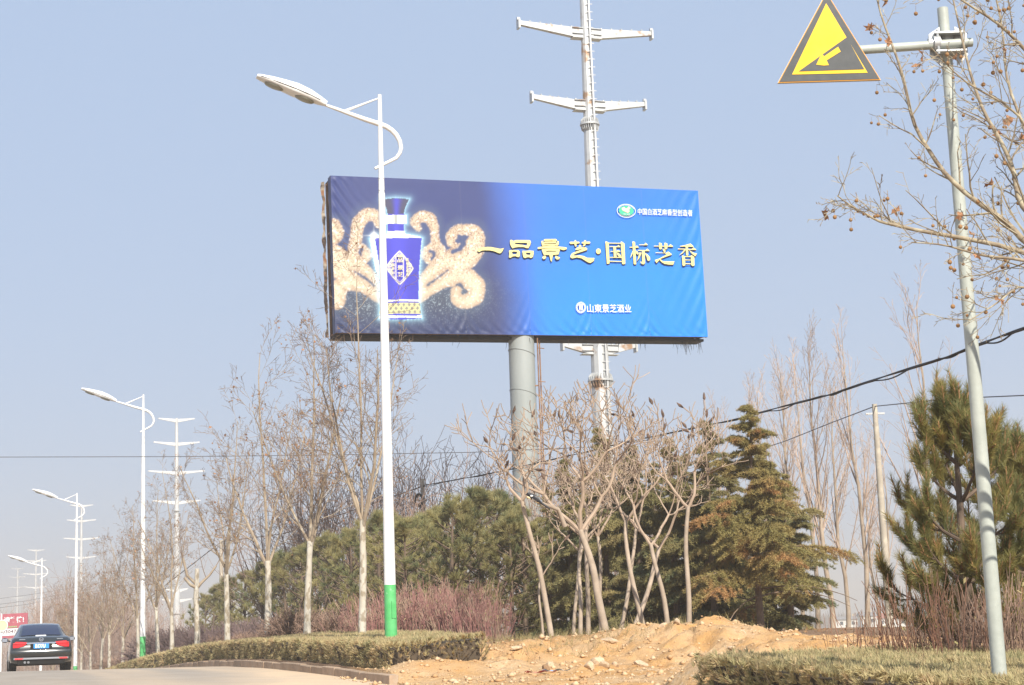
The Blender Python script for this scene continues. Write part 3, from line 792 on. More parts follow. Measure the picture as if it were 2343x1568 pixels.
# pillar with weld seams, ladder
pb = Vector((0, 0, -.3)); pt = BP(.492, 0, -.55); pz = pt.z + .6
pil = MB().tube([(pt.x, pt.y, -.5), (pt.x, pt.y, pz)], [.545, .515], 40).build('pillar', M['pillar'], board, True)
z = .6
while z < pz - 1:
    MB().tube([(pt.x + math.cos(a) * .532, pt.y + math.sin(a) * .532, z + .16 * math.cos(a + 2.6)) for a in np.linspace(0, 2 * math.pi, 33)], .011, 5, cap=False).build('weld_seam', M['pillar'], pil)
    z += 1.62
ld = MB(); lx, ly = pt.x + .64, pt.y - .25
for o_ in (-.0, .34): ld.tube([(lx + o_ * .25, ly + o_, 1.2), (lx + o_ * .25, ly + o_, pz - .7)], .028, 6)
ldo = ld.build('ladder_rail', M['rust'], board)
z = 1.3
while z < pz - .8:
    MB().tube([(lx - .02, ly - .03, z), (lx + .26, ly + .2, z)], .02, 5).build('rung', M['rust'], ldo); z += 1.35
for zz in (2.5, 5.2, 7.9, 10.6):
    MB().bar((pt.x + .45, pt.y - .15, zz), (lx + .02, ly + .1, zz), .05, .05).build('bracket', M['rust'], ldo)

# lettering
M['letter_cream'] = pm('letter_cream', (.70, .62, .26), rough=.5)
M['letter_white'] = pm('letter_white', (.74, .76, .78), rough=.5)
M['letter_shadow'] = pm('letter_shadow', (.030, .038, .10), rough=.5)
M['badge_green'] = pm('badge_green', (.05, .50, .29), rough=.5)
M['badge_blue'] = pm('badge_blue', (.02, .14, .58), rough=.5)
M['badge_peach'] = pm('badge_peach', (.84, .50, .32), (.88, .82, .74), .35, .5)
M['gold'] = pm('gold_print', (.76, .68, .36), rough=.5)
def plan_uv(x, y):
    u, v = hmap(HI, x, y); return float(u), float(v)
def poly_mesh(mb, poly, hole=None, d=.06, off=(0, 0)):
    rings = [poly] + ([hole] if hole else [])
    flat = [[Vector((x, -y, 0)) for x, y in r] for r in rings]
    tri = tessellate_polygon(flat); pts = [p for r in rings for p in r]; b = len(mb.v)
    for x, y in pts: u, v = plan_uv(x + off[0], y + off[1]); mb.v.append(tuple(BP(u, v, d)))
    mb.f += [tuple(b + i for i in t) for t in tri]
def fromA(pts): return [((1800 + x * .19206 - 1150) / .68289, (880 + y * .19206 - 600) / .68289) for x, y in pts]
def fromB(pts): return [((2200 + x * .20487 - 1150) / .68289, (880 + y * .20487 - 600) / .68289) for x, y in pts]
GLY = {
 'A_yi': [([(45,330),(65,305),(120,285),(180,280),(240,270),(320,275),(420,295),(490,310),(565,298),(545,345),(510,390),(480,398),(430,380),(380,358),(300,340),(200,335),(130,340),(80,368),(55,355)], None)],
 'A_pin': [([(690,145),(715,135),(755,160),(800,142),(1050,145),(1085,150),(1100,190),(1080,250),(1045,305),(1010,300),(960,280),(850,278),(770,290),(735,305),(705,260),(688,210)], [(785,195),(1025,200),(1020,250),(985,250),(930,235),(820,225),(780,215)]),
   ([(665,345),(720,335),(850,338),(880,370),(880,450),(860,475),(830,470),(790,455),(740,460),(690,488),(662,475),(672,410)], [(720,385),(745,365),(820,370),(828,395),(800,420),(745,422)]),
   ([(928,350),(985,355),(1060,348),(1150,355),(1150,420),(1135,475),(1095,495),(1060,478),(1015,480),(985,495),(950,480),(935,420)], [(1000,390),(1085,392),(1090,420),(1070,435),(1005,425)])],
 'A_jing': [([(1305,165),(1340,160),(1350,205),(1370,222),(1590,225),(1610,200),(1612,165),(1648,175),(1645,235),(1625,260),(1490,245),(1420,248),(1320,260),(1308,220)], None),
   ([(1350,145),(1370,130),(1590,128),(1612,150),(1600,170),(1500,160),(1400,165),(1355,165)], None), ([(1345,190),(1370,178),(1590,175),(1600,195),(1585,210),(1370,212)], None),
   ([(1222,300),(1245,285),(1350,268),(1440,255),(1520,250),(1600,270),(1760,290),(1803,300),(1800,330),(1740,347),(1690,335),(1640,315),(1500,308),(1350,310),(1240,322)], None),
   ([(1310,325),(1380,318),(1500,312),(1655,325),(1665,345),(1640,430),(1520,440),(1350,437),(1325,385)], [(1395,365),(1450,355),(1600,365),(1590,377),(1450,375),(1395,380)]),
   ([(1455,432),(1530,432),(1515,510),(1510,540),(1480,540),(1470,490)], None), ([(1478,545),(1510,542),(1505,565),(1490,563)], None),
   ([(1315,485),(1345,455),(1380,450),(1395,480),(1375,515),(1340,520)], None), ([(1575,455),(1600,460),(1668,495),(1640,525),(1600,530),(1572,500)], None)],
 'A_zhi': [([(1855,205),(1870,185),(2040,185),(2058,200),(2045,220),(1880,230)], None), ([(1955,160),(1985,155),(1990,190),(1995,275),(1965,280),(1950,220)], None),
   ([(2090,205),(2110,190),(2250,185),(2268,205),(2250,228),(2110,225)], None), ([(2145,160),(2178,158),(2175,210),(2165,260),(2130,280),(2115,270),(2140,230)], None),
   ([(2035,265),(2060,248),(2090,265),(2085,300),(2040,305)], None),
   ([(1970,325),(2000,300),(2090,298),(2180,300),(2205,325),(2195,350),(2120,375),(2000,410),(1935,440),(1945,455),(2060,452),(2130,465),(2200,500),(2345,505),(2330,560),(2270,600),(2220,590),(2170,560),(2090,510),(2000,490),(1910,510),(1875,495),(1870,460),(1900,410),(1960,385),(2080,345),(2110,330),(2060,335),(2000,350),(1975,345)], None)],
 'B_dot': [([(320 + 44 * math.cos(a), 350 + 50 * math.sin(a)) for a in np.linspace(0, 2 * math.pi, 20, endpoint=False)], None)],
 'B_guo': [([(447,175),(465,170),(510,195),(525,570),(500,580),(475,580)], None), ([(730,180),(745,175),(800,215),(815,580),(785,592),(755,585)], None), ([(505,198),(735,203),(735,218),(505,212)], None), ([(520,525),(755,535),(755,548),(520,540)], None),
   ([(520,262),(660,265),(685,240),(725,275),(720,283),(525,275)], None), ([(535,350),(650,352),(680,328),(722,355),(720,367),(540,362)], None), ([(520,457),(680,460),(690,450),(745,460),(745,475),(525,470)], None), ([(590,268),(640,268),(650,462),(600,462)], None), ([(645,370),(690,390),(715,415),(740,450),(700,458),(670,430)], None)],
 'B_biao': [([(943,180),(960,175),(995,190),(1015,590),(985,597),(968,585)], None), ([(890,275),(1000,277),(1025,250),(1062,285),(1060,293),(895,290)], None), ([(975,300),(960,370),(930,440),(900,488),(915,430),(945,350)], None), ([(1000,340),(1040,365),(1058,395),(1040,420),(1015,400)], None),
   ([(1062,235),(1160,235),(1185,203),(1225,240),(1222,250),(1070,247)], None), ([(1040,335),(1190,337),(1215,310),(1258,350),(1255,357),(1045,350)], None), ([(1115,345),(1165,345),(1175,570),(1150,598),(1115,590),(1080,550),(1120,548)], None), ([(1065,380),(1110,385),(1075,470),(1025,540),(1050,460)], None), ([(1165,385),(1220,420),(1260,465),(1268,510),(1245,537),(1215,525),(1200,460)], None)],
 'B_zhi': [([(1430,208),(1445,203),(1485,220),(1485,315),(1460,328),(1438,318)], None), ([(1530,212),(1545,205),(1588,225),(1585,310),(1560,330),(1535,320)], None), ([(1335,258),(1610,265),(1640,232),(1690,270),(1688,282),(1340,272)], None), ([(1495,310),(1530,325),(1552,350),(1545,378),(1525,385),(1510,350)], None),
   ([(1365,380),(1560,390),(1600,367),(1665,415),(1660,428),(1560,460),(1455,500),(1500,540),(1600,545),(1715,545),(1690,607),(1600,603),(1530,590),(1480,560),(1440,515),(1385,575),(1355,530),(1360,515),(1430,495),(1570,420),(1540,398),(1370,392)], None)],
 'B_xiang': [([(1810,268),(1900,255),(2010,225),(2065,275),(2060,290),(2000,283),(1900,280),(1820,280)], None), ([(1775,313),(2030,325),(2065,295),(2115,335),(2110,343),(1780,328)], None), ([(1918,280),(1962,280),(1970,430),(1950,447),(1928,435)], None), ([(1900,330),(1925,335),(1870,400),(1795,440),(1850,390)], None), ([(1975,335),(2020,370),(2080,400),(2128,408),(2095,460),(2030,410)], None),
   ([(1850,440),(1870,440),(1905,460),(1912,620),(1880,632),(1860,620)], None), ([(2010,440),(2030,438),(2075,470),(2080,625),(2050,635),(2020,620)], None), ([(1903,453),(2014,455),(2014,472),(1903,469)], None), ([(1906,515),(2017,520),(2017,532),(1906,530)], None), ([(1908,583),(2020,590),(2020,602),(1908,600)], None)]}
for key, polys in GLY.items():
    cv = fromA if key[0] == 'A' else fromB
    mb = MB(); sh = MB()
    for i, (po, ho) in enumerate(polys):
        poly_mesh(mb, cv(po), cv(ho) if ho else None, .075 + .003 * i)
        poly_mesh(sh, cv(po), cv(ho) if ho else None, .035 + .003 * i, (3.2, 3.6))
    mb.build('character', M['letter_cream'], banner); sh.build('character_shadow', M['letter_shadow'], banner)
def text_mesh(body, size, bold=0.0):
    cu = bpy.data.curves.new('lettering', 'FONT'); cu.body = body; cu.size = size; cu.offset = bold; cu.resolution_u = 2
    o = bpy.data.objects.new('lettering', cu); COL.objects.link(o)
    dg = bpy.context.evaluated_depsgraph_get(); me = bpy.data.meshes.new_from_object(o.evaluated_get(dg))
    bpy.data.objects.remove(o); bpy.data.curves.remove(cu); return me
def place_text(body, quad, mat, parent, fn, bold=.012):
    """lay the text out on the four plan corners tl, tr, br, bl; fn maps plan to scene"""
    me = text_mesh(body, 1.0, bold)
    if not me.vertices: return None
    xs = [v.co.x for v in me.vertices]; ys_ = [v.co.y for v in me.vertices]
    x0, x1, y0, y1 = min(xs), max(xs), min(ys_), max(ys_)
    Hq = homography([(0, 1), (1, 1), (1, 0), (0, 0)], quad)
    for v in me.vertices:
        X, Y = hmap(Hq, (v.co.x - x0) / (x1 - x0), (v.co.y - y0) / (y1 - y0)); v.co = fn(float(X), float(Y))
    me.update(); return link('lettering', me, mat, parent)
def onboard(d): return lambda x, y: BP(*plan_uv(x, y), d)
place_text('中国白酒芝麻香型创造者', [(1851, 284), (2151, 295), (2152, 330), (1851, 318)], M['letter_white'], banner, onboard(.07), .008)
place_text('山東景芝酒业', [(1570, 802), (1812, 806), (1816, 850), (1571, 848)], M['letter_white'], banner, onboard(.07), .010)
for ch, yc in (('一', 531), ('品', 554), ('景', 596), ('芝', 632)):
    hh = 8 if ch == '一' else 18
    place_text(ch, [(518, yc - hh * .7), (550, yc - hh * .7), (550, yc + hh * .7), (518, yc + hh * .7)], M['gold'], banner, onboard(.09), .008)
place_text('国标芝麻香', [(0, 0)] * 0 or [(572, 552), (582, 552), (582, 640), (572, 640)], M['gold'], banner, onboard(.09), .0) if False else None
for i, ch in enumerate('国标芝麻香'):
    place_text(ch, [(567, 545 + i * 20), (580, 545 + i * 20), (580, 561 + i * 20), (567, 561 + i * 20)], M['gold'], banner, onboard(.09), .01)
for i, ch in enumerate('中国原创'):
    place_text(ch, [(489, 552 + i * 21), (503, 552 + i * 21), (503, 568 + i * 21), (489, 568 + i * 21)], M['gold'], banner, onboard(.09), .01)
# oval badge
def ell(cx_, cy_, rx, ry, n=36, rot=.055): return [(cx_ + rx * math.cos(a) , cy_ + ry * math.sin(a) + rx * math.cos(a) * rot) for a in np.linspace(0, 2 * math.pi, n, endpoint=False)]
def print_part(name, mat, polys, d):
    mb = MB()
    for po, ho in polys: poly_mesh(mb, po, ho, d)
    return mb.build(name, mat, banner, kind='stuff' if name == 'badge_lettering' else None)
print_part('badge_ring', M['letter_white'], [(ell(1788, 297, 52, 37), ell(1788, 297, 49, 34))], .07)
print_part('badge_field', M['badge_green'], [(ell(1788, 297, 41, 26), None)], .07)
def fromE(pts): return [((2300 + x * .06378 - 1150) / .68289, (750 + y * .06378 - 600) / .68289) for x, y in pts]
print_part('badge_map', M['badge_peach'], [(fromE([(835,665),(890,650),(970,605),(1010,640),(1040,685),(1110,700),(1170,670),(1215,600),(1260,580),(1340,640),(1345,690),(1290,740),(1260,760),(1290,840),(1285,900),(1200,945),(1165,965),(1140,930),(1080,915),(1030,870),(1000,870),(920,830),(850,770)]), None)], .085)
tk = []
for a in np.linspace(math.pi * 1.14, math.pi * 1.86, 17):
    X, Y = 1788 + 45 * math.cos(a), 297 + 30 * math.sin(a) + 45 * math.cos(a) * .055; tk.append((ell(X, Y, 1.9, 2.6, 6), None))
for a in np.linspace(math.pi * .18, math.pi * .82, 24):
    X, Y = 1788 + 45 * math.cos(a), 297 + 30 * math.sin(a) + 45 * math.cos(a) * .055; tk.append((ell(X, Y, 1.1, 1.8, 5), None))
print_part('badge_lettering', M['letter_white'], tk, .085)
for i, ch in enumerate('景芝神酿'):
    place_text(ch, [(1771 + i * 9, 312 + i * .4), (1778 + i * 9, 312 + i * .4), (1778 + i * 9, 320 + i * .4), (1771 + i * 9, 320 + i * .4)], M['letter_white'], banner, onboard(.1), .0)
# round emblem with a three-legged cup
def fromR(pts): return [((2150 + x * .12804 - 1150) / .68289, (1120 + y * .12804 - 600) / .68289) for x, y in pts]
re_ = lambda rx, ry: fromR([(382 + rx * math.cos(a), 317 + ry * math.sin(a)) for a in np.linspace(0, 2 * math.pi, 32, endpoint=False)])
print_part('emblem', M['letter_white'], [(re_(150, 166), re_(139, 155)), (re_(128, 144), re_(106, 122)),
    (fromR([(295,195),(375,180),(455,195),(450,235),(435,300),(440,365),(455,420),(435,415),(410,365),(398,365),(392,435),(380,435),(372,365),(352,365),(335,415),(318,420),(335,360),(330,300),(305,235)]), fromR([(330,205),(375,198),(425,205),(420,215),(375,220),(335,215)]))], .08)

# ------------------------------------------------------------------ steep-descent sign on its pole
sp = P(2285, 1525, 13.2); spt = P(2148, 20, 13.2)
sg_z = GZ(sp.x, sp.y)
sgn = thing('warning_sign', 'yellow and black triangular steep-descent warning sign on a tall grey pole in the right hedge', 'road sign', (sp.x, sp.y, sg_z - .05))
ztop = spt.z - sg_z + .05
MB().tube([(0, 0, 0), (-.01, 0, ztop * .5), (-.03, 0, ztop)], [.057, .052, .043], 24).build('pole', M['pole_grey'], sgn, True)
arm_p = P(2150, 108, 13.2); az = arm_p.z - sg_z + .05
a1 = P(1960, 113, 13.05); aL = Vector((a1.x - sp.x, a1.y - sp.y, a1.z - sg_z + .05))
yo = -.085
MB().tube([aL + Vector((-.28, yo + .14, .0)), Vector((.16, yo, az))], .036, 18).build('arm', M['pole_grey'], sgn, True)
for k in (-1, 1): MB().box((-.02, yo * .5, az + .075 * k), (.24, .19, .014)).build('clamp_plate', M['clamp'], sgn)
cb = MB(); cb.tube([(-.02, 0, az - .085), (-.02, 0, az + .085)], .066, 20); cb.build('pole_clamp', M['clamp'], sgn)
cr = MB(); cr.tube([(-.15, yo, az), (-.10, yo, az)], .062, 20); cr.tube([(-.19, yo, az), (-.15, yo, az)], .042, 18); cr.build('arm_flange', M['clamp'], sgn)
for sgx in (-1, 1):
    MB().prism([(-.02 + sgx * .06, az - .18), (-.02 + sgx * .15, az - .09), (-.02 + sgx * .15, az + .09), (-.02 + sgx * .06, az + .15)], yo * .5 - .008, yo * .5 + .008).build('gusset', M['clamp'], sgn, fixn=True)
for k in (-1, 1):
    MB().tube([(-.02 + k * .10, yo - .04, az + .10), (-.02 + k * .10, yo - .04, az - .10)], .011, 8).build('bolt', M['clamp'], sgn)
sy = 13.05
def SP(px, py, dy=0):
    q = P(px, py, sy); return Vector((q.x - sp.x, q.y - sp.y + dy, q.z - sg_z + .05))
def sign_layer(name, mat, pts, dy, hole=None, parent=sgn, thick=.0):
    mb = MB(); rings = [pts] + ([hole] if hole else [])
    tri = tessellate_polygon([[Vector((x, -y, 0)) for x, y in r] for r in rings]); flat = [p for r in rings for p in r]
    mb.v = [tuple(SP(x, y, dy)) for x, y in flat]; mb.f = [tuple(t) for t in tri]
    return mb.build(name, mat, parent)
T0 = [(1890, -18), (2015, 184), (1778, 191)]
def inset(T, k):
    c = (sum(p[0] for p in T) / 3, sum(p[1] for p in T) / 3); return [(c[0] + (p[0] - c[0]) * k, c[1] + (p[1] - c[1]) * k) for p in T]
mbp = MB(); pr = [SP(*p) for p in T0]
mbp.v = [tuple(v) for v in pr] + [tuple(v + Vector((0, .02, 0))) for v in pr]; mbp.f = [(0, 1, 2), (5, 4, 3), (0, 3, 4, 1), (1, 4, 5, 2), (2, 5, 3, 0)]
plate = mbp.build('plate', M['sign_back'], sgn, fixn=True)
sign_layer('edge_line', M['sign_orange'], inset(T0, .992), -.004, None, plate)
sign_layer('border', M['sign_black'], inset(T0, .968), -.007, None, plate)
Ti = [(1889, 9), (1984, 168), (1811, 172)]
sign_layer('inner_line', M['sign_yellow'], Ti, -.010, None, plate)
sign_layer('slope_symbol', M['sign_black'], [(1936, 87), (1976, 160), (1826, 165)], -.013, None, plate)
sign_layer('arrow', M['sign_yellow'], [(1916, 109), (1922, 120), (1890, 140), (1895, 151), (1884, 152), (1866, 150), (1874, 133), (1880, 126), (1884, 131)], -.016, None, plate)

# ------------------------------------------------------------------ plants: generators
def rot_about(d, ang, rg):
    o = d.orthogonal().normalized(); q = d.cross(o); a = rg.uniform(0, 2 * math.pi)
    ax = o * math.cos(a) + q * math.sin(a)
    return (d * math.cos(ang) + ax * math.sin(ang)).normalized()
def grow(mbs, p, d, L, r, lvl, cfg, rg, tips):
    n = cfg['seg'][lvl]; pts = [Vector(p)]; rad = [r]; dirs = [Vector(d)]; d = Vector(d).normalized()
    for i in range(n):
        w = cfg['wob'][lvl]
        d = (d + Vector((rg.gauss(0, w), rg.gauss(0, w), rg.gauss(0, w))) + Vector((0, 0, cfg['trop'][lvl]))).normalized()
        pts.append(pts[-1] + d * (L / n)); dirs.append(d)
        rad.append(max(cfg['rmin'], r * (1 - (1 - cfg['taper'][lvl]) * (i + 1) / n)))
    mbs[min(lvl, len(mbs) - 1)].tube(pts, rad, cfg['sides'][lvl], cap=lvl == 0)
    last = lvl >= len(cfg['n'])
    if last or cfg.get('alltips'): tips.append((pts[-1], d, lvl))
    if last: return
    k = cfg['n'][lvl]; k = max(1, int(round(k * rg.uniform(.8, 1.2))))
    for j in range(k):
        f = cfg['f0'][lvl] + (1 - cfg['f0'][lvl]) * (j + rg.uniform(.1, .9)) / k
        if cfg.get('endfork') and j == k - 1: f = 1.0
        x = f * n; i = min(int(x), n - 1); q = pts[i].lerp(pts[i + 1], x - i)
        rr = rad[i] + (rad[i + 1] - rad[i]) * (x - i)
        cd = rot_about(dirs[min(i + 1, n)], math.radians(cfg['ang'][lvl] * rg.uniform(.65, 1.3)), rg)
        cl = L * cfg['lr'][lvl] * rg.uniform(.65, 1.2) * (1 - cfg.get('short', .45) * max(0, f - cfg['f0'][lvl]))
        grow(mbs, q, cd, cl, max(cfg['rmin'], rr * cfg['rr'][lvl] * rg.uniform(.8, 1.05)), lvl + 1, cfg, rg, tips)

def blades(O, D, L, W, rs, tipw=0.0, bend=0.0):
    """thin triangles from origins O along D"""
    n = len(O); D = D / np.linalg.norm(D, axis=1, keepdims=True)
    R = rs.normal(size=(n, 3)); S = np.cross(D, R); S /= np.linalg.norm(S, axis=1, keepdims=True) + 1e-9
    L = np.broadcast_to(np.asarray(L, float), (n,))[:, None]; W = np.broadcast_to(np.asarray(W, float), (n,))[:, None]
    V = np.stack([O - S * W * .5, O + S * W * .5, O + D * L], 1).reshape(-1, 3)
    F = np.arange(3 * n).reshape(n, 3)
    return V, F
def leaf_quads(O, D, L, W, rs):
    n = len(O); D = D / np.linalg.norm(D, axis=1, keepdims=True)
    R = rs.normal(size=(n, 3)); S = np.cross(D, R); S /= np.linalg.norm(S, axis=1, keepdims=True) + 1e-9
    L = np.broadcast_to(np.asarray(L, float), (n,))[:, None]; W = np.broadcast_to(np.asarray(W, float), (n,))[:, None]
    V = np.stack([O, O + D * L * .45 + S * W * .5, O + D * L, O + D * L * .5 - S * W * .5], 1).reshape(-1, 3)
    return V, np.arange(4 * n).reshape(n, 4)
def tufts(pos, dirs, rs, k, L, W, spread, along=0.0):
    """k needles per shoot, spraying forward round the shoot's direction"""
    n = len(pos); P_ = np.repeat(pos, k, 0); D_ = np.repeat(dirs, k, 0)
    R = rs.normal(size=(n * k, 3)); R -= D_ * (R * D_).sum(1, keepdims=True); R /= np.linalg.norm(R, axis=1, keepdims=True) + 1e-9
    sp = spread * rs.uniform(.35, 1.15, size=(n * k, 1))
    D2 = D_ + R * sp
    if along: P_ = P_ - D_ * (along * rs.rand(n * k, 1))
    return blades(P_, D2, L * rs.uniform(.75, 1.15, n * k), W, rs)
def veg(name, loc, label, cat, group=None, rz=0.0, sc=1.0):
    o = thing(name, label, cat, loc, rz, group); o.scale = (sc, sc, sc); return o
def at_t(px, t):
    """ground point on the line at lateral offset t from the camera's own road line, seen at column px"""
    k = kx(px); Y = t / (N2[0] * k + N2[1]); return k * Y, Y

def plane_tree(name, H, fork, seed, leaves=90, balls=60, cfg_over=None):
    rg = random.Random(seed); rs = np.random.RandomState(seed)
    r = thing(name, '', 'tree')
    cfg = dict(seg=[5, 8, 6, 4, 3], wob=[.03, .05, .09, .13, .16], trop=[0, .055, .05, .035, .02], taper=[.8, .22, .3, .5, .6],
               sides=[12, 6, 4, 3, 3], n=[1, 12, 7, 3], f0=[.9, .12, .15, .25], ang=[30, 42, 42, 45], lr=[1, .42, .42, .5], rr=[.6, .42, .5, .6], rmin=.0042, short=.55, alltips=True)
    if cfg_over: cfg.update(cfg_over)
    trunk = MB(); limb = MB(); twig = MB(); tips = []
    lean = Vector((rg.gauss(0, .02), rg.gauss(0, .02), 1)).normalized()
    pts = [Vector((0, 0, -.1))]; rad = [.098]
    for i in range(7):
        pts.append(pts[-1] + (lean + Vector((rg.gauss(0, .018), rg.gauss(0, .018), 0))) * ((fork + .1) / 7)); rad.append(.095 - .032 * (i + 1) / 7 + rg.uniform(-.004, .004))
    rad[-1] *= 1.1
    trunk.tube(pts, rad, 12)
    top = pts[-1]; nl = cfg.get('limbs', 4); a0 = rg.uniform(0, 6.28)
    mbs = [limb, limb, twig, twig, twig]
    class Lv(list): pass
    for j in range(nl + 1):
        a = a0 + j * 2 * math.pi / nl + rg.uniform(-.35, .35)
        if j == nl: d = Vector((rg.gauss(0, .07), rg.gauss(0, .07), 1)); L = (H - fork) * rg.uniform(1.2, 1.32)
        else:
            th = math.radians(rg.uniform(*cfg.get('spread', (24, 48)))); d = Vector((math.sin(th) * math.cos(a), math.sin(th) * math.sin(a), math.cos(th))); L = (H - fork) * rg.uniform(.95, 1.28) * (1 - .45 * th)
        grow([limb, limb, limb, twig, twig], top - Vector((0, 0, rg.uniform(0, .25))), d, L, .045 * rg.uniform(.75, 1.1), 1, cfg, rg, tips)
    trunk.build('trunk', M['plane_bark'], r, True); limb.build('limbs', M['plane_limb'], r, True); twig.build('twigs', M['plane_twig'], r)
    tp = [t for t in tips if t[2] >= 3 and t[0].z > fork]
    if leaves and tp:
        sel = [tp[rg.randrange(len(tp))] for _ in range(leaves)]
        O_ = np.array([t[0] for t in sel]); D_ = rs.normal(size=O_.shape) + np.array([0, 0, -.6])
        V, F = leaf_quads(O_, D_, .075 * rs.uniform(.7, 1.3, len(O_)), .065, rs); link('leaves', np_mesh('leaves', V, F), M['dry_leaf'], r, kind='stuff')
        lb = MB()
        for _ in range(balls):
            t = tp[rg.randrange(len(tp))][0]; q = t + Vector((rg.gauss(0, .03), rg.gauss(0, .03), -.08)); lb.tube([t, q], .004, 3, cap=False); lb.sphere(q, .019, 6, 4)
        lb.build('seed_balls', M['seed_ball'], r, kind='stuff')
    return r

# row of plane trees along the hedge
pt_v = [plane_tree('plane_tree', 7.6, 2.9, 11, 26, 5, dict(limbs=4, spread=(14, 32), n=[1, 13, 7, 3])),
        plane_tree('plane_tree', 6.2, 2.55, 23, 70, 110, dict(limbs=3, spread=(14, 42))),
        plane_tree('plane_tree', 6.3, 2.15, 37, 64, 100, dict(limbs=3, spread=(10, 40))),
        plane_tree('plane_tree', 6.2, 2.6, 41, 24, 10, dict(limbs=4, spread=(18, 38)))]
stump = thing('plane_tree', '', 'tree')
rg = random.Random(4); tk = MB().tube([(0, 0, -.1), (.02, 0, 1.0), (-.02, .02, 2.0), (.02, 0, 3.0)], [.1, .09, .085, .07], 12); tk.build('trunk', M['plane_bark'], stump, True)
lm = MB(); tw = MB(); tips = []
lm.tube([(0, 0, 2.45), (-.05, 0, 2.55), (-.3, .05, 2.8), (-.42, .05, 3.35)], [.055, .05, .045, .035], 8); lm.tube([(-.02, 0, 2.4), (-.2, -.05, 2.5), (-.38, -.06, 2.72)], [.055, .05, .045], 8)
lm.tube([(.02, 0, 2.4), (.15, 0, 2.55), (.42, .04, 2.8), (.62, .05, 3.08)], [.055, .045, .035, .03], 8)
cfgs = dict(seg=[4, 4, 3], wob=[.08, .1, .1], trop=[.06, .04, 0], taper=[.4, .5, .6], sides=[4, 3, 3], n=[4, 2], f0=[.1, .2], ang=[40, 45], lr=[.5, .5], rr=[.6, .6], rmin=.0045)
for q in ((-.42, .05, 3.3), (-.4, .05, 3.1), (.6, .05, 3.05), (.3, .03, 2.7)): grow([tw], q, Vector((rg.uniform(-.4, .4), rg.uniform(-.3, .3), 1)), rg.uniform(.7, 1.5), .014, 0, cfgs, rg, tips)
lm.build('limbs', M['plane_limb'], stump, True); tw.build('twigs', M['plane_twig'], stump)
ROW = [(828, 0, 3.5, .94, 'tall bare plane tree directly left of the nearest lamp post'),
       (701, 1, 1.2, 1.02, 'white-trunked plane tree with dangling seed balls, second left of the nearest lamp post'),
       (611, 2, 2.6, 1.10, 'plane tree with mottled cream trunk splitting into two uprights, above the brown shrubs'),
       (521, 3, 0.9, 1.0, 'bare plane tree with dark upswept limbs right of the lopped tree'),
       (450, 4, 0.2, 1.0, 'lopped plane tree with cut-off top and short stub limbs'),
       (393, 2, 4.1, .98, 'plane tree with thin mottled trunk just left of the lopped tree'),
       (363, 1, 3.3, .92, 'slender plane tree trunk close to the right of the second street lamp'),
       (317, 1, 5.0, .95, 'plane tree just left of the second street lamp'),
       (281, 2, 1.0, .86, 'small plane tree second to the left of the second street lamp'),
       (250, 3, 2.2, .95, 'plane tree with leaning limbs between the second and third street lamps'),
       (229, 1, 0.6, .95, 'whitish plane tree right of the third street lamp at the hedge end'),
       (206, 2, 3.6, .95, 'distant plane tree beside the third street lamp on its right'),
       (186, 3, 5.2, .95, 'far plane tree partly behind the third street lamp'),
       (160, 1, 4.4, 1.0, 'hazy plane tree just left of the third street lamp'),
       (140, 2, 0.2, 1.0, 'hazy plane tree right of the black car roof'),
       (120, 3, 1.5, 1.0, 'hazy far plane tree above the right mirror of the black car')]
used = set()
for px, v, rz, sc, lab in ROW:
    src = stump if v == 4 else pt_v[v]
    if v in used: o = copy_tree(src)
    else: o = src; used.add(v)
    x, y = at_t(px, 8.0 if px > 700 else 7.75)
    o.location = (x, y, GZ(x, y)); o.rotation_euler = (0, 0, rz); o.scale = (sc, sc, sc)
    tag(o, lab, 'tree', 'plane trees in the row along the hedge')

# plane tree whose branches hang in from the right
def px_line(pts, Y0, Y1):
    n = len(pts); return [P(x, y, Y0 + (Y1 - Y0) * i / (n - 1)) for i, (x, y) in enumerate(pts)]
ntx, nty = 5.0, 11.6
nt0 = thing('plane_tree', 'plane tree branches with round seed balls and dry leaves reaching in from the right edge', 'tree', (ntx, nty, GZ(ntx, nty)))
off = -nt0.location; rg = random.Random(77); rs = np.random.RandomState(77)
tb = MB(); tb.tube([(0, 0, -.1), (.03, 0, 1.2), (-.04, .03, 2.4), (-.1, 0, 3.0)], [.13, .115, .10, .09], 14)
tb.build('trunk', M['plane_bark'], nt0, True)
limb = MB(); twig = MB(); tips = []
limbs = [([(2620, 700), (2480, 640), (2342, 560), (2310, 515), (2200, 440), (2140, 372), (2092, 290), (2066, 180), (2024, 60), (2000, -30)], 11.6, 11.9, .034),
         ([(2620, 720), (2480, 660), (2342, 572), (2150, 533), (2060, 522), (2010, 508), (1962, 482), (1915, 448)], 11.6, 11.2, .026),
         ([(2560, 680), (2420, 560), (2330, 470), (2322, 400), (2290, 320), (2245, 250), (2215, 170), (2190, 40), (2170, -40)], 11.7, 12.3, .030),
         ([(2560, 640), (2480, 420), (2420, 200), (2342, 110), (2290, 55), (2200, 0), (2130, -40)], 11.6, 11.0, .026),
         ([(2580, 700), (2460, 640), (2342, 592), (2260, 590), (2170, 560), (2085, 555)], 11.5, 10.9, .018),
         ([(2600, 780), (2480, 740), (2342, 640), (2290, 690), (2215, 735)], 11.5, 11.0, .014),
         ([(2560, 660), (2440, 470), (2360, 350), (2342, 290), (2300, 180), (2290, 60), (2270, -40)], 11.9, 12.6, .024),
         ([(2500, 620), (2400, 440), (2340, 250), (2200, 190), (2130, 110)], 11.7, 11.2, .016)]
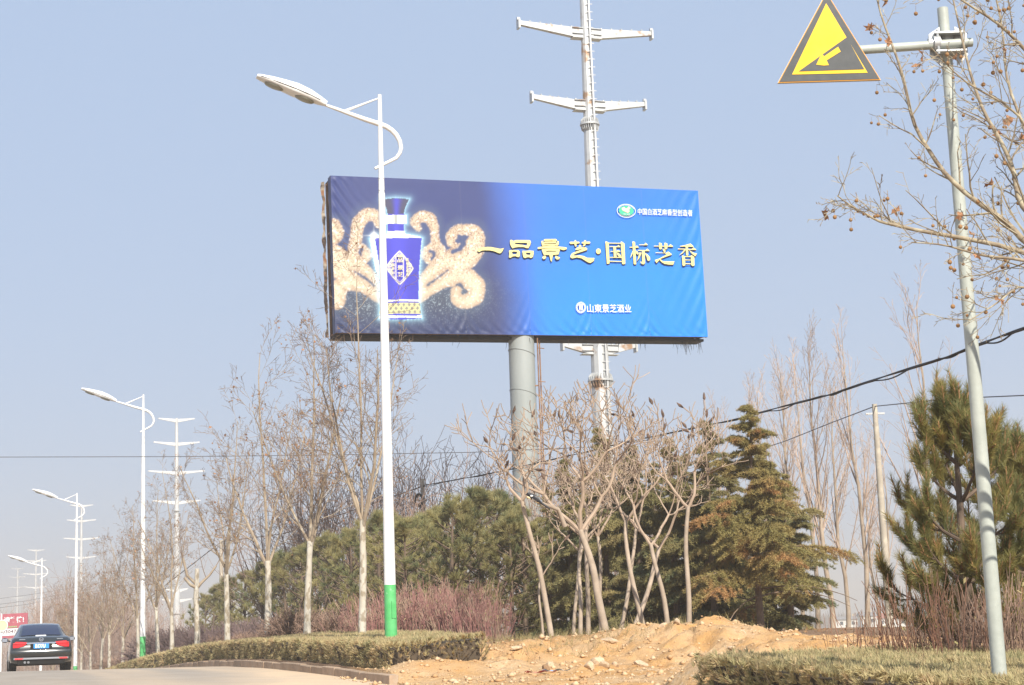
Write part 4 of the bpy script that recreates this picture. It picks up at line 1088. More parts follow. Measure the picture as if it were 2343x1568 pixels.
tcfg = dict(seg=[5, 4, 3], wob=[.12, .16, .18], trop=[.03, .0, -.02], taper=[.45, .55, .6], sides=[4, 3, 3], n=[4, 2], f0=[.12, .2], ang=[38, 48], lr=[.5, .55], rr=[.6, .65], rmin=.0021, alltips=True)
for pts, Y0, Y1, r0 in limbs:
    w = [p + off for p in px_line(pts, Y0, Y1)]
    # round the polyline off
    dense = []
    for i in range(len(w) - 1):
        for q in (0, .33, .66): dense.append(w[i].lerp(w[i + 1], q) + Vector((rg.gauss(0, .006), rg.gauss(0, .01), rg.gauss(0, .006))))
    dense.append(w[-1])
    for _ in range(2): dense = [dense[0]] + [(dense[i - 1] + dense[i] * 2 + dense[i + 1]) / 4 for i in range(1, len(dense) - 1)] + [dense[-1]]
    nD = len(dense); rad = [r0 * .78 * (1 - .88 * i / (nD - 1)) + .002 for i in range(nD)]
    limb.tube([Vector((-.1, 0, 2.9 if i == 0 else 0)) if i == 0 else d for i, d in enumerate(dense)], rad, 8)
    for i in range(5, nD):
        d = (dense[i] - dense[i - 1]).normalized()
        for _ in range(rg.choice((1, 1, 1, 2))):
            cd = rot_about(d, math.radians(rg.uniform(28, 62)), rg)
            grow([twig], dense[i - 1].lerp(dense[i], rg.random()), cd, rg.uniform(.25, .7) * (1 - .55 * i / nD), max(.0035, rad[i] * .45), 0, tcfg, rg, tips)
limb.build('limbs', M['near_limb'], nt0, True); twig.build('twigs', M['near_limb'], nt0)
lf = bpy.data.meshes.new('leaf'); c = []
lp = [(0, 0), (.018, .012), (.05, .004), (.04, .03), (.065, .055), (.035, .055), (.03, .09), (0, .07), (-.03, .09), (-.035, .055), (-.065, .055), (-.04, .03), (-.05, .004), (-.018, .012)]
lf.from_pydata([(x, y - .02, .018 * math.sin(x * 60) + .02 * abs(x) / .05) for x, y in lp] + [(0, .03, .0)], [], [(14, i, (i + 1) % 14) for i in range(14)]); lf.materials.append(M['dry_leaf'])
bmz = MB(); bmz.sphere((0, 0, 0), .0145, 12, 8); bmz.tube([(0, 0, .013), (.004, .002, .06)], .0013, 3, cap=False); bl_me = new_mesh('seed_ball', bmz.v, bmz.f); bl_me.materials.append(M['seed_ball']); bl_me.polygons.foreach_set('use_smooth', [True] * len(bl_me.polygons))
inview = [t for t in tips if t[0].z + nt0.location.z > 3.4]
rg.shuffle(inview)
for i, t in enumerate(inview[:150]):
    if i < 22:
        o = link('leaf', lf, None, nt0); o.location = t[0] + Vector((0, 0, -.03)); o.rotation_euler = (rg.uniform(0, 6), rg.uniform(0, 6), rg.uniform(0, 6)); s_ = rg.uniform(.45, .85); o.scale = (s_, s_, s_)
    else:
        o = link('seed_ball', bl_me, None, nt0); o.location = t[0] + Vector((0, 0, -.062)); s_ = rg.uniform(.7, 1.05); o.scale = (s_, s_, s_)

# sumac-like crooked trees on the bank
def crooked_tree(seed, H, forkz, leanx=0.0, thick=.075, spread=38, levels=4, heads=10, path=None):
    rg = random.Random(seed); r = thing('bare_tree', '', 'tree')
    tr = MB(); br = MB(); tips = []
    pts = [Vector((0, 0, -.15))]; d = Vector((leanx * .4, rg.uniform(-.05, .05), 1)); n = 9
    for i in range(n):
        d = (d + Vector((rg.gauss(0, .11) + leanx * .12, rg.gauss(0, .08), .12))).normalized(); pts.append(pts[-1] + d * ((forkz + .15) / n))
    for _ in range(1): pts = [pts[0]] + [(pts[i - 1] + pts[i] * 2 + pts[i + 1]) / 4 for i in range(1, n)] + [pts[-1]]
    rad = [thick * (1.12 - .35 * i / n) for i in range(n + 1)]
    tr.tube(pts, rad, 10)
    def fork(p, d, L, r0, lvl):
        m = 5 if lvl < 2 else 4; q = [p]; dd = Vector(d)
        for i in range(m):
            dd = (dd + Vector((rg.gauss(0, .13), rg.gauss(0, .13), rg.gauss(0, .08) + .11))).normalized(); q.append(q[-1] + dd * (L / m))
        r1 = max(.0078, r0 * .76); br.tube(q, [r0 + (r1 - r0) * i / m for i in range(m + 1)], 7 if lvl < 2 else (5 if lvl < 3 else 4), cap=True)
        if lvl >= levels: tips.append((q[-1], dd)); return
        k = 2 if rg.random() < .74 else 3
        a0 = rg.uniform(0, 6.28); o = dd.orthogonal().normalized(); o2 = dd.cross(o)
        for j in range(k):
            a = a0 + j * 2 * math.pi / k + rg.uniform(-.5, .5); th = math.radians(rg.uniform(.55, 1.25) * spread)
            nd = dd * math.cos(th) + (o * math.cos(a) + o2 * math.sin(a)) * math.sin(th); nd.z = max(nd.z, -.05)
            fork(q[-1] - dd * .01, nd, L * rg.uniform(.60, .88), max(.0078, r1 * rg.uniform(.66, .92)), lvl + 1)
        if lvl >= 1 and rg.random() < .75:
            i = rg.randrange(2, m); nd = rot_about(dd, math.radians(rg.uniform(40, 70)), rg); fork(q[i], nd, L * .5, max(.0078, r1 * .6), min(levels, lvl + 2))
    L0 = (H - forkz) * .30
    for j, s_ in enumerate((-1, 1, .2)[:rg.choice((2, 3))]):
        th = math.radians(spread * s_ * rg.uniform(.7, 1.1)); fork(pts[-1] - Vector((0, 0, .03)), Vector((math.sin(th), rg.uniform(-.5, .5), math.cos(th))), L0 * rg.uniform(.85, 1.15), rad[-1] * .80, 0)
    tr.build('trunk', M['sumac_bark'], r, True); br.build('branches', M['sumac_twig'], r, True)
    hd = MB(); rg.shuffle(tips)
    for p, d in tips[:heads]:
        rings = [[(p + d * f + (d.orthogonal().normalized() * math.cos(a) + d.cross(d.orthogonal().normalized()) * math.sin(a)) * w * rg.uniform(.7, 1.3)) for a in np.linspace(0, 2 * math.pi, 6, endpoint=False)] for f, w in ((0, .01), (.04, .028), (.09, .03), (.14, .018), (.18, .004))]
        hd.loft(rings)
    if heads: hd.build('seed_heads', M['seed_head'], r, kind='stuff')
    return r
SUM = [  # column, row of the foot, depth, height, fork height, lean, thickness, spread, levels, label
    (1265, 1478, 33.0, 4.3, 2.7, -.10, .050, 54, 4, 'bare crooked tree with pale trunk and a snapped branch, leftmost on the bank', 12),
    (1391, 1458, 34.5, 5.4, 2.2, -.30, .075, 48, 5, 'stoutest bare crooked tree on the bank leaning left beside the flat white stone', 13),
    (1345, 1447, 38.5, 4.7, 2.4, .05, .052, 48, 4, 'bare tree close behind the stoutest crooked tree on its left', 14),
    (1442, 1440, 38.0, 5.1, 2.1, .10, .054, 44, 5, 'bare crooked tree with bent grey trunk right of the stoutest one', 15),
    (1476, 1440, 37.0, 5.4, 2.5, .0, .052, 42, 4, 'straight-trunked bare tree in the middle of the bank group', 16),
    (1527, 1438, 36.5, 5.3, 2.0, -.14, .052, 42, 5, 'bare tree with V-shaped fork left of the dirt mound', 17),
    (1570, 1424, 34.5, 5.0, 2.7, .26, .050, 38, 4, 'slender bare tree rising from the top of the dirt mound and leaning right', 18),
    (1310, 1446, 41.0, 4.2, 2.1, .16, .042, 48, 4, 'thin bare tree leaning right behind the leftmost bank tree', 19),
    (1375, 1440, 42.0, 5.0, 2.5, .08, .048, 46, 4, 'bare tree deep in the shade of the cedars behind the bank', 20),
    (1243, 1470, 34.6, 2.6, 1.3, .1, .026, 30, 2, 'thin sapling left of the leftmost bank tree', 21),
    (1328, 1447, 39.5, 4.7, 2.4, -.08, .048, 46, 4, 'slim bare tree left of the stoutest one, among the dark trunks', 22),
    (1410, 1446, 40.0, 5.2, 2.6, .12, .046, 42, 4, 'slim bare tree close behind the stoutest one on its right', 23)]
sumacs = []
for px, py, Y, H, fz_, ln, th, spd, lv, lab, sd in SUM:
    o = crooked_tree(sd, H, fz_, ln, th, spd, lv, 9 if lv >= 4 else 3)
    p = P(px, py, Y); o.location = (p.x, p.y, GZ(p.x, p.y)); tag(o, lab, 'tree', 'bare crooked trees on the bank'); sumacs.append(o)
# pale break on the leftmost tree and the perch the bird sits on
pb_ = P(1232, 1149, 32.6) - sumacs[0].location; pa_ = P(1276, 1165, 32.9) - sumacs[0].location; pc_ = P(1205, 1137, 32.5) - sumacs[0].location
MB().tube([P(1292, 1205, 33.0) - sumacs[0].location, pa_, pb_], [.05, .04, .03], 8).build('broken_branch', M['sumac_bark'], sumacs[0], True)
MB().tube([pb_, pc_], [.031, .012], 8).build('split_wood', M['fresh_wood'], sumacs[0], True)

# pines
def pine(name, H, R, seed, k=36, needle=.22, width=.012, dens=.8):
    rg = random.Random(seed); rs = np.random.RandomState(seed); r = thing(name, '', 'tree')
    wood = MB(); wood.tube([(0, 0, -.1), (rg.gauss(0, .05), rg.gauss(0, .05), H * .5), (0, 0, H * .97)], [.09, .06, .015], 8)
    pos = []; dr = []
    nb = int(H * 15 * dens)
    for i in range(nb):
        f = (i + rg.random()) / nb; z = H * (.06 + .90 * f)
        prof = (math.sin(math.pi * min(1, (f * .86 + .18))) ** .55) * (1 - .25 * f)
        L = R * prof * rg.uniform(.62, 1.12) + .12; a = rg.uniform(0, 6.283)
        el = -.10 + .75 * f + rg.gauss(0, .12)
        d = Vector((math.cos(a) * math.cos(el), math.sin(a) * math.cos(el), math.sin(el)))
        q = [Vector((0, 0, z))]; dd = d.copy(); m = 5
        for j in range(m):
            dd = (dd + Vector((rg.gauss(0, .08), rg.gauss(0, .08), .08))).normalized(); q.append(q[-1] + dd * (L / m))
        wood.tube(q, [.022 * (1 - .8 * j / m) + .004 for j in range(m + 1)], 4, cap=False)
        for j in range(1, m + 1):
            if j < 3 and L > .6: continue
            for _ in range(3 if j < m else 4):
                sd = rot_about(dd if j == m else (q[j] - q[j - 1]).normalized(), math.radians(rg.uniform(10, 65)), rg); sd.z += .32; sd.normalize()
                e = q[j] + sd * rg.uniform(.06, .24); pos.append(e); dr.append(sd)
    for _ in range(5):
        pos.append(Vector((rg.gauss(0, .06), rg.gauss(0, .06), H))); dr.append(Vector((rg.gauss(0, .2), rg.gauss(0, .2), 1)).normalized())
    V, F = tufts(np.array(pos), np.array(dr), rs, k, needle, width, .80, .10)
    wood.build('trunk', M['pine_bark'], r); link('needles', np_mesh('needles', V, F), M['pine_needle'], r, kind='stuff')
    return r
pine_v = [pine('pine_tree', 4.2, 1.55, 51), pine('pine_tree', 4.2, 1.7, 52), pine('pine_tree', 4.2, 1.45, 53)]
PINES = [  # column, depth, top row, label
    (1165, 45.0, 1180, 'olive pine behind the right end of the red-twig shrubs'),
    (1095, 47.0, 1122, 'tall olive pine just left of the billboard pillar foot'),
    (1035, 46.0, 1150, 'olive pine rising above the middle of the red-twig shrubs'),
    (985, 50.0, 1178, 'olive pine below the coil of cable on the wooden pole'),
    (925, 48.0, 1190, 'olive pine just right of the nearest lamp post'),
    (868, 52.0, 1175, 'olive pine behind the nearest lamp post, on its left'),
    (1192, 45.5, 1165, 'olive pine directly in front of the billboard pillar foot'),
    (1222, 47.0, 1200, 'olive pine behind the leftmost crooked tree of the bank'),
    (800, 62.0, 1215, 'dark pine behind the tall bare plane tree'),
    (745, 66.0, 1225, 'pine between the two nearest plane trees'),
    (690, 70.0, 1250, 'pine behind the white trunk of the second plane tree'),
    (645, 74.0, 1270, 'pine right of the third plane tree, above the brown shrub'),
    (600, 79.0, 1290, 'pine behind the mottled third plane tree'),
    (560, 85.0, 1310, 'pine between the third and fourth plane trees'),
    (525, 91.0, 1325, 'pine behind the trunk of the fourth plane tree'),
    (490, 98.0, 1345, 'last low pine of the belt beside the lopped plane tree'),
    (1130, 58.0, 1130, 'pine in the second rank behind the billboard pillar'),
    (1010, 60.0, 1165, 'pine in the second rank behind the cable pole'),
    (900, 62.0, 1180, 'pine in the second rank behind the nearest lamp post'),
    (470, 110.0, 1365, 'hazy low pine at the left end of the belt')]
rg = random.Random(9); fresh = [True] * 3
for i, (px, Y, ty, lab) in enumerate(PINES):
    v = i % 3; o = pine_v[v] if fresh[v] else copy_tree(pine_v[v]); fresh[v] = False
    p = P(px, ty, Y); z = GZ(p.x, p.y); s_ = max(.6, (p.z - z) / 4.25)
    o.location = (p.x, p.y, z); o.rotation_euler = (0, 0, rg.uniform(0, 6.28)); w_ = s_ * rg.uniform(.95, 1.15)
    o.scale = (w_, w_, s_); tag(o, lab, 'tree', 'pines behind the shrubs')

# deodar cedars
def cedar(H, R, seed, mat, bare=.12, dens=1.0, lowbare=False):
    rg = random.Random(seed); rs = np.random.RandomState(seed); r = thing('cedar_tree', '', 'tree')
    wood = MB(); wood.tube([(0, 0, -.1), (rg.gauss(0, .04), 0, H * .45), (rg.gauss(0, .05), 0, H * .8), (.06, 0, H)], [.10, .065, .03, .008], 8)
    O_ = []; D_ = []
    nb = int(H * 10.5 * dens)
    for i in range(nb):
        f = (i + rg.random()) / nb; z = H * (bare + (1 - bare) * f) ; a = rg.uniform(0, 6.283)
        L = R * ((1 - f) ** .82) * rg.uniform(.5, 1.15) * (.62 + .8 * float(vnoise(a * 1.3 + seed, f * 6 + seed))) + .10
        if f > .70: L *= rg.uniform(.35, .8)
        el = .18 + .42 * f + rg.gauss(0, .20)
        dd = Vector((math.cos(a) * math.cos(el), math.sin(a) * math.cos(el), math.sin(el))); q = [Vector((0, 0, z))]; m = 7
        for j in range(m):
            dd = (dd + Vector((rg.gauss(0, .05), rg.gauss(0, .05), -.085 - .03 * j / m))).normalized(); q.append(q[-1] + dd * (L / m))
        wood.tube(q, [.020 * (1 - .8 * j / m) * (.5 + .5 * (1 - f)) + .003 for j in range(m + 1)], 4, cap=False)
        if lowbare and f < .10 and rg.random() < .8: continue
        for j in range(1 if f > .4 else 2, m + 1):
            seg = (q[j] - q[j - 1]); ax = seg.normalized(); side = ax.cross(Vector((0, 0, 1))).normalized()
            w = L * .42 * (1 - .5 * j / m) + .11
            for sg in (-1, 1):
                for b_ in range(2):
                    st_ = q[j - 1] + seg * ((b_ + rg.random()) / 2); bd = (ax * rg.uniform(.35, .9) + side * sg * rg.uniform(.6, 1.1) + Vector((0, 0, rg.uniform(-.35, .0)))).normalized()
                    ln = w * rg.uniform(.6, 1.2); nn = max(4, int(ln / .021))
                    for e in range(nn):
                        g = e / nn; pp = st_ + bd * (ln * g) + Vector((0, 0, -.22 * ln * g * g)); O_.append(pp); D_.append(bd)
            for e in range(4): O_.append(q[j - 1] + seg * rg.random()); D_.append(ax)
    O_ = np.array(O_); D_ = np.array(D_); k = 5
    O2 = np.repeat(O_, k, 0) + rs.normal(size=(len(O_) * k, 3)) * .012; D2 = np.repeat(D_, k, 0) * .55 + rs.normal(size=(len(O_) * k, 3)) * .62 + np.array([0, 0, .16])
    V, F = blades(O2, D2, .085 * rs.uniform(.7, 1.3, len(O2)), .019, rs)
    wood.build('trunk', M['cedar_bark'], r); link('needles', np_mesh('needles', V, F), mat, r, kind='stuff')
    return r
ced = [cedar(5.6, 2.65, 61, M['cedar_brown'], .10, 1.0, True), cedar(5.2, 1.9, 62, M['cedar_needle'], .06), cedar(5.0, 1.7, 63, M['cedar_needle'], .05)]
CED = [(1712, 40.0, 928, 0, 'large browning cedar with drooping boughs at the right end of the tree group'),
       (1612, 42.5, 965, 1, 'dark cedar with a thin spire left of the browning cedar'),
       (1530, 43.5, 1010, 2, 'cedar behind the V-forked bare tree'),
       (1450, 44.5, 1020, 1, 'cedar behind the straight-trunked bare tree'),
       (1372, 45.5, 985, 2, 'cedar behind the stoutest crooked bare tree'),
       (1295, 46.5, 1050, 1, 'cedar behind the leftmost bank trees'),
       (1660, 46.0, 1040, 2, 'cedar in the shade between the spire cedar and the browning cedar'),
       (1565, 48.0, 1040, 1, 'cedar in the dark second rank behind the dirt mound'),
       (1790, 42.5, 1090, 2, 'low cedar at the right flank of the browning cedar'),
       (1748, 43.5, 1015, 1, 'cedar close behind the browning cedar on its right'),
       (1335, 50.0, 1075, 2, 'cedar in the second rank left of the stoutest bare tree'),
       (1415, 51.0, 1060, 1, 'cedar in the second rank right of the stoutest bare tree'),
       (1492, 50.0, 1065, 2, 'cedar in the second rank behind the straight-trunked bare tree'),
       (1620, 51.0, 1060, 1, 'cedar in the second rank behind the leaning slender tree'),
       (1250, 52.0, 1110, 2, 'cedar in the second rank where pines meet cedars')]
fresh = [True] * 3
for i, (px, Y, ty, v, lab) in enumerate(CED):
    o = ced[v] if fresh[v] else copy_tree(ced[v]); fresh[v] = False
    p = P(px, ty, Y); z = GZ(p.x, p.y); Hv = (5.6, 5.2, 5.0)[v]; s_ = (p.z - z) / Hv
    o.location = (p.x, p.y, z); o.rotation_euler = (0, 0, rg.uniform(0, 6.28)); o.scale = (max(s_, .9), max(s_, .9), s_)
    tag(o, lab, 'tree', 'cedars behind the bank')

# near pines on the right
def near_pine(H, R, seed, whorl_z, shoots):
    rg = random.Random(seed); rs = np.random.RandomState(seed); r = thing('pine_tree', '', 'tree')
    wood = MB(); wood.tube([(0, 0, -.1), (.05, 0, H * .3), (.0, .05, H * .6), (.03, 0, H)], [.11, .085, .05, .018], 10)
    sh = MB(); pos = []; dr = []; ln = []
    def shoot(p, d, L):
        pos.append((p, d, L)); sh.tube([p, p + d * L], [.011, .007], 5)
    def bough(p, d, L, r0, lvl=0):
        m = 5; q = [p]; dd = Vector(d)
        for j in range(m):
            dd = (dd + Vector((rg.gauss(0, .10), rg.gauss(0, .10), .10))).normalized(); q.append(q[-1] + dd * (L / m))
        wood.tube(q, [r0 * (1 - .7 * j / m) for j in range(m + 1)], 6, cap=False)
        for j in range(1, m + 1):
            if lvl == 0 and j >= 2:
                for _ in range(rg.choice((1, 2))):
                    nd = rot_about((q[j] - q[j - 1]).normalized(), math.radians(rg.uniform(30, 60)), rg); nd.z += .35; nd.normalize(); bough(q[j], nd, L * rg.uniform(.25, .42), r0 * .5, 1)
            if lvl == 1 and j >= 2:
                nd = rot_about(dd, math.radians(rg.uniform(10, 50)), rg); nd.z += .4; nd.normalize(); shoot(q[j], nd, rg.uniform(.10, .20))
        dd.z += .5; dd.normalize(); shoot(q[-1], dd, rg.uniform(.14, .26))
    for z, L, n, el in whorl_z:
        a0 = rg.uniform(0, 6.28)
        for j in range(n):
            a = a0 + j * 6.283 / n + rg.uniform(-.3, .3); e = el + rg.gauss(0, .1)
            bough(Vector((0, 0, z)), Vector((math.cos(a) * math.cos(e), math.sin(a) * math.cos(e), math.sin(e))), L * rg.uniform(.8, 1.15), .028)
    shoot(Vector((.03, 0, H)), Vector((0, 0, 1)), .35)
    O_ = []; D_ = []
    for p, d, L in pos:
        for _ in range(shoots):
            O_.append(p + d * (L * rg.uniform(-.6, 1.0))); D_.append(d)
    O_ = np.array(O_); D_ = np.array(D_); n = len(O_)
    R_ = rs.normal(size=(n, 3)); R_ -= D_ * (R_ * D_).sum(1, keepdims=True); R_ /= np.linalg.norm(R_, axis=1, keepdims=True)
    V, F = blades(O_, D_ + R_ * rs.uniform(.5, 1.15, (n, 1)), .135 * rs.uniform(.75, 1.1, n), .0062, rs)
    wood.build('trunk', M['pine_bark'], r); sh.build('shoots', M['pine_shoot'], r, kind='stuff'); link('needles', np_mesh('needles', V, F), M['near_needle'], r, kind='stuff')
    return r
np1 = near_pine(3.35, 1.0, 91, [(.75, .75, 5, .0), (1.05, .85, 5, .0), (1.4, .75, 5, .15), (1.85, .95, 4, .05), (2.3, .8, 4, .3), (2.7, .55, 4, .5), (3.0, .42, 4, .75)], 110)
p = P(2226, 1480, 18.0); np1.location = (p.x, p.y, GZ(p.x, p.y)); np1.rotation_euler = (0, 0, 2.2); s_ = (P(2232, 850, 18.0).z - GZ(p.x, p.y)) / 3.75; np1.scale = (s_ * .84, s_ * .84, s_)
tag(np1, 'long-needled young pine with upright shoots behind the grey sign pole', 'tree', 'young pines at the right edge')
np2 = near_pine(2.5, 1.1, 92, [(.9, 1.05, 7, .0), (1.2, 1.1, 7, .15), (1.6, .95, 6, .3), (1.95, .6, 6, .5), (2.2, .4, 5, .7)], 90)
p = P(2395, 1480, 19.5); np2.location = (p.x, p.y, GZ(p.x, p.y)); s_ = (P(2395, 985, 19.5).z - GZ(p.x, p.y)) / 2.8; np2.scale = (s_, s_, s_)
tag(np2, 'dark dense pine cut by the right edge of the picture', 'tree', 'young pines at the right edge')

# poplars and other bare trees behind
def bare_tall(name, H, seed, mt, lim, spread, base=.18, r0=.09, nb=26, sub=7, fork=False):
    rg = random.Random(seed); r = thing(name, '', 'tree'); tr = MB(); tw = MB(); tips = []
    pts = [Vector((0, 0, -.1))]
    for i in range(8): pts.append(pts[-1] + Vector((rg.gauss(0, .05), rg.gauss(0, .05), H / 8)))
    rad = [r0 * (1 - .93 * i / 8) for i in range(9)]; tr.tube(pts, rad, 8)
    cfg = dict(seg=[6, 4, 3], wob=[.05, .08, .1], trop=[.08, .07, .05], taper=[.3, .5, .6], sides=[4, 3, 3], n=[sub, 2], f0=[.12, .2], ang=[30, 30], lr=[.38, .5], rr=[.5, .6], rmin=.005)
    for j in range(nb):
        f = base + (1 - base) * (j + rg.random()) / nb; x = f * 8; i = min(int(x), 7); q = pts[i].lerp(pts[i + 1], x - i)
        d = rot_about(Vector((0, 0, 1)), math.radians(rg.uniform(.6, 1.2) * spread), rg); L = H * lim * (1 - .62 * f) * rg.uniform(.7, 1.2)
        grow([tw], q, d, L, max(.012, rad[i] * .42), 0, cfg, rg, tips)
    tr.build('trunk', M['poplar_bark'], r, True); tw.build('branches', M[mt], r); return r
pop = [bare_tall('poplar_tree', 9.5, 71, 'poplar_twig', .34, 24, .25, .10, 24, 7), bare_tall('poplar_tree', 9.0, 72, 'poplar_twig', .42, 27, .22, .10, 16, 6)]
POP = [(1768, 66.0, 835, 0, 'reddish feathery bare poplar rising behind the browning cedar'),
       (1862, 62.0, 765, 0, 'tall bare poplar with fine crown left of the leaning concrete pole'),
       (1938, 56.0, 765, 1, 'tall forked bare poplar just left of the concrete pole'),
       (2084, 52.0, 675, 1, 'tallest thin bare poplar between the concrete pole and the right pine'),
       (2012, 60.0, 1010, 1, 'small bare poplar just right of the concrete pole'),
       (1700, 70.0, 900, 1, 'faint bare poplar behind the spire of the browning cedar'),
       (1640, 74.0, 930, 0, 'faint bare poplar behind the spire cedar'),
       (1800, 58.0, 860, 0, 'bare poplar close right of the browning cedar spire'),
       (1900, 68.0, 850, 0, 'fine-twigged bare poplar between the two tall forked poplars'),
       (1735, 60.0, 880, 0, 'feathery reddish poplar just right of the browning cedar top'),
       (1980, 70.0, 1000, 0, 'small hazy poplar just left of the concrete pole'),
       (1830, 75.0, 830, 1, 'faint tall poplar behind the fine-crowned one')]
fresh = [True] * 2
for px, Y, ty, v, lab in POP:
    o = pop[v] if fresh[v] else copy_tree(pop[v]); fresh[v] = False
    p = P(px, ty, Y); z = GZ(p.x, p.y); s_ = (p.z - z) / (9.6, 9.1)[v]; o.location = (p.x, p.y, z); o.rotation_euler = (0, 0, px * .7); o.scale = (s_ * .95, s_ * .95, s_)
    tag(o, lab, 'tree', 'bare poplars in the background')
def thicket_tree(H, seed, nst=16):
    rg = random.Random(seed); r = thing('bare_tree', '', 'tree'); tw = MB(); st = MB(); tips = []
    cfg = dict(seg=[7, 5, 3], wob=[.06, .10, .12], trop=[.05, .05, .03], taper=[.25, .4, .6], sides=[5, 3, 3], n=[9, 4], f0=[.2, .15], ang=[34, 38], lr=[.42, .45], rr=[.5, .55], rmin=.007)
    for j in range(nst):
        d = rot_about(Vector((0, 0, 1)), math.radians(rg.uniform(4, 34)), rg)
        grow([st, tw], Vector((rg.gauss(0, .25), rg.gauss(0, .25), -.1)), d, H * rg.uniform(.7, 1.05), .035, 0, cfg, rg, tips)
    st.build('stems', M['thicket'], r); tw.build('twigs', M['thicket'], r); return r
thk = [thicket_tree(5.6, 81), thicket_tree(5.6, 82)]
THK = [(655, 82, 1120, 'many-stemmed bare tree behind the pines between the second and third plane trees'),
       (715, 80, 1075, 'dark many-stemmed bare tree behind the second plane tree'),
       (775, 78, 1065, 'dark many-stemmed bare tree between the two nearest plane trees'),
       (835, 76, 1110, 'many-stemmed bare tree behind the trunk of the tall bare plane tree'),
       (905, 74, 1090, 'brown bare tree behind the pines right of the nearest lamp post'),
       (960, 78, 1075, 'brown bare tree around the pole with the cable coil'),
       (1030, 74, 1060, 'brown bare tree right of the pole with the cable coil'),
       (1090, 78, 1090, 'brown bare tree left of the billboard pillar'),
       (1265, 64, 1060, 'bare twiggy tree right of the billboard pillar'),
       (1440, 66, 1040, 'bare twiggy tree between pylon and cedars')]
fresh = [True] * 2
for i, (px, Y, ty, lab) in enumerate(THK):
    v = i % 2; o = thk[v] if fresh[v] else copy_tree(thk[v]); fresh[v] = False
    p = P(px, ty, Y); z = GZ(p.x, p.y); s_ = (p.z - z) / 5.6; o.location = (p.x, p.y, z); o.rotation_euler = (0, 0, i * 1.3); o.scale = (s_, s_, s_)
    tag(o, lab, 'tree', 'bare trees behind the pines')

# rounded leafless shrubs
def round_shrub(R, H, seed, mat, n=420, rmin=.006):
    rg = random.Random(seed); r = thing('shrub', '', 'shrub'); mb = MB()
    for i in range(n):
        a = rg.uniform(0, 6.283); b = math.asin(rg.random()) ; rr = rg.uniform(.82, 1.05)
        e = Vector((math.cos(a) * math.cos(b) * R * rr, math.sin(a) * math.cos(b) * R * rr, math.sin(b) * H * rr))
        s0 = Vector((e.x * .25 + rg.gauss(0, .08), e.y * .25 + rg.gauss(0, .08), 0)); m_ = s0.lerp(e, .55) + Vector((rg.gauss(0, .06), rg.gauss(0, .06), H * .10))
        mb.tube([s0, m_, e], [.010, rmin * 1.1, rmin * .8], 3, cap=False)
        for _ in range(4):
            q = m_.lerp(e, rg.random()); t = q + ((e - m_).normalized() + Vector((rg.gauss(0, .7), rg.gauss(0, .7), rg.gauss(.25, .5)))).normalized() * rg.uniform(.10, .28); mb.tube([q, t], [rmin, rmin * .7], 3, cap=False)
    mb.build('twigs', M[mat], r, kind='stuff'); return r
rs1 = round_shrub(1.0, .95, 101, 'brown_twig', rmin=.007); rs2 = round_shrub(1.6, 1.5, 102, 'purple_twig', 620, rmin=.009)
SHR = [(690, 43.0, 1.15, rs1, 'rounded brown leafless shrub between the two nearest white plane trunks'),
       (770, 42.5, 1.0, rs1, 'rounded reddish-brown shrub left of the tall bare plane tree'),
       (640, 46.0, .85, rs1, 'small rounded brown shrub beside the third plane trunk'),
       (560, 51.0, .72, rs1, 'low brown shrub right of the fourth plane trunk'),
       (505, 54.0, .75, rs1, 'low orange-brown shrub left of the fourth plane trunk'),
       (545, 62.0, 1.0, rs2, 'purplish shrub dome behind the fourth plane tree'),
       (480, 64.0, 1.1, rs2, 'purplish shrub dome behind the lopped plane tree'),
       (420, 68.0, 1.1, rs2, 'purplish shrub dome left of the lopped plane tree'),
       (365, 74.0, 1.1, rs2, 'purplish shrub dome behind the second street lamp'),
       (600, 58.0, .85, rs2, 'purplish shrub dome behind the third plane trunk'),
       (300, 88.0, 1.1, rs1, 'faded brown shrub left of the second street lamp'),
       (255, 98.0, 1.3, rs1, 'faded brown shrub at the far end of the hedge')]
fresh = {id(rs1): True, id(rs2): True}
for i, (px, Y, s_, src, lab) in enumerate(SHR):
    o = src if fresh[id(src)] else copy_tree(src); fresh[id(src)] = False
    x = kx(px) * Y; o.location = (x, Y, GZ(x, Y)); o.rotation_euler = (0, 0, i * 1.9); o.scale = (s_, s_, s_ * (1.0 + .1 * math.sin(i * 5)))
    tag(o, lab, 'shrub', 'leafless rounded shrubs')

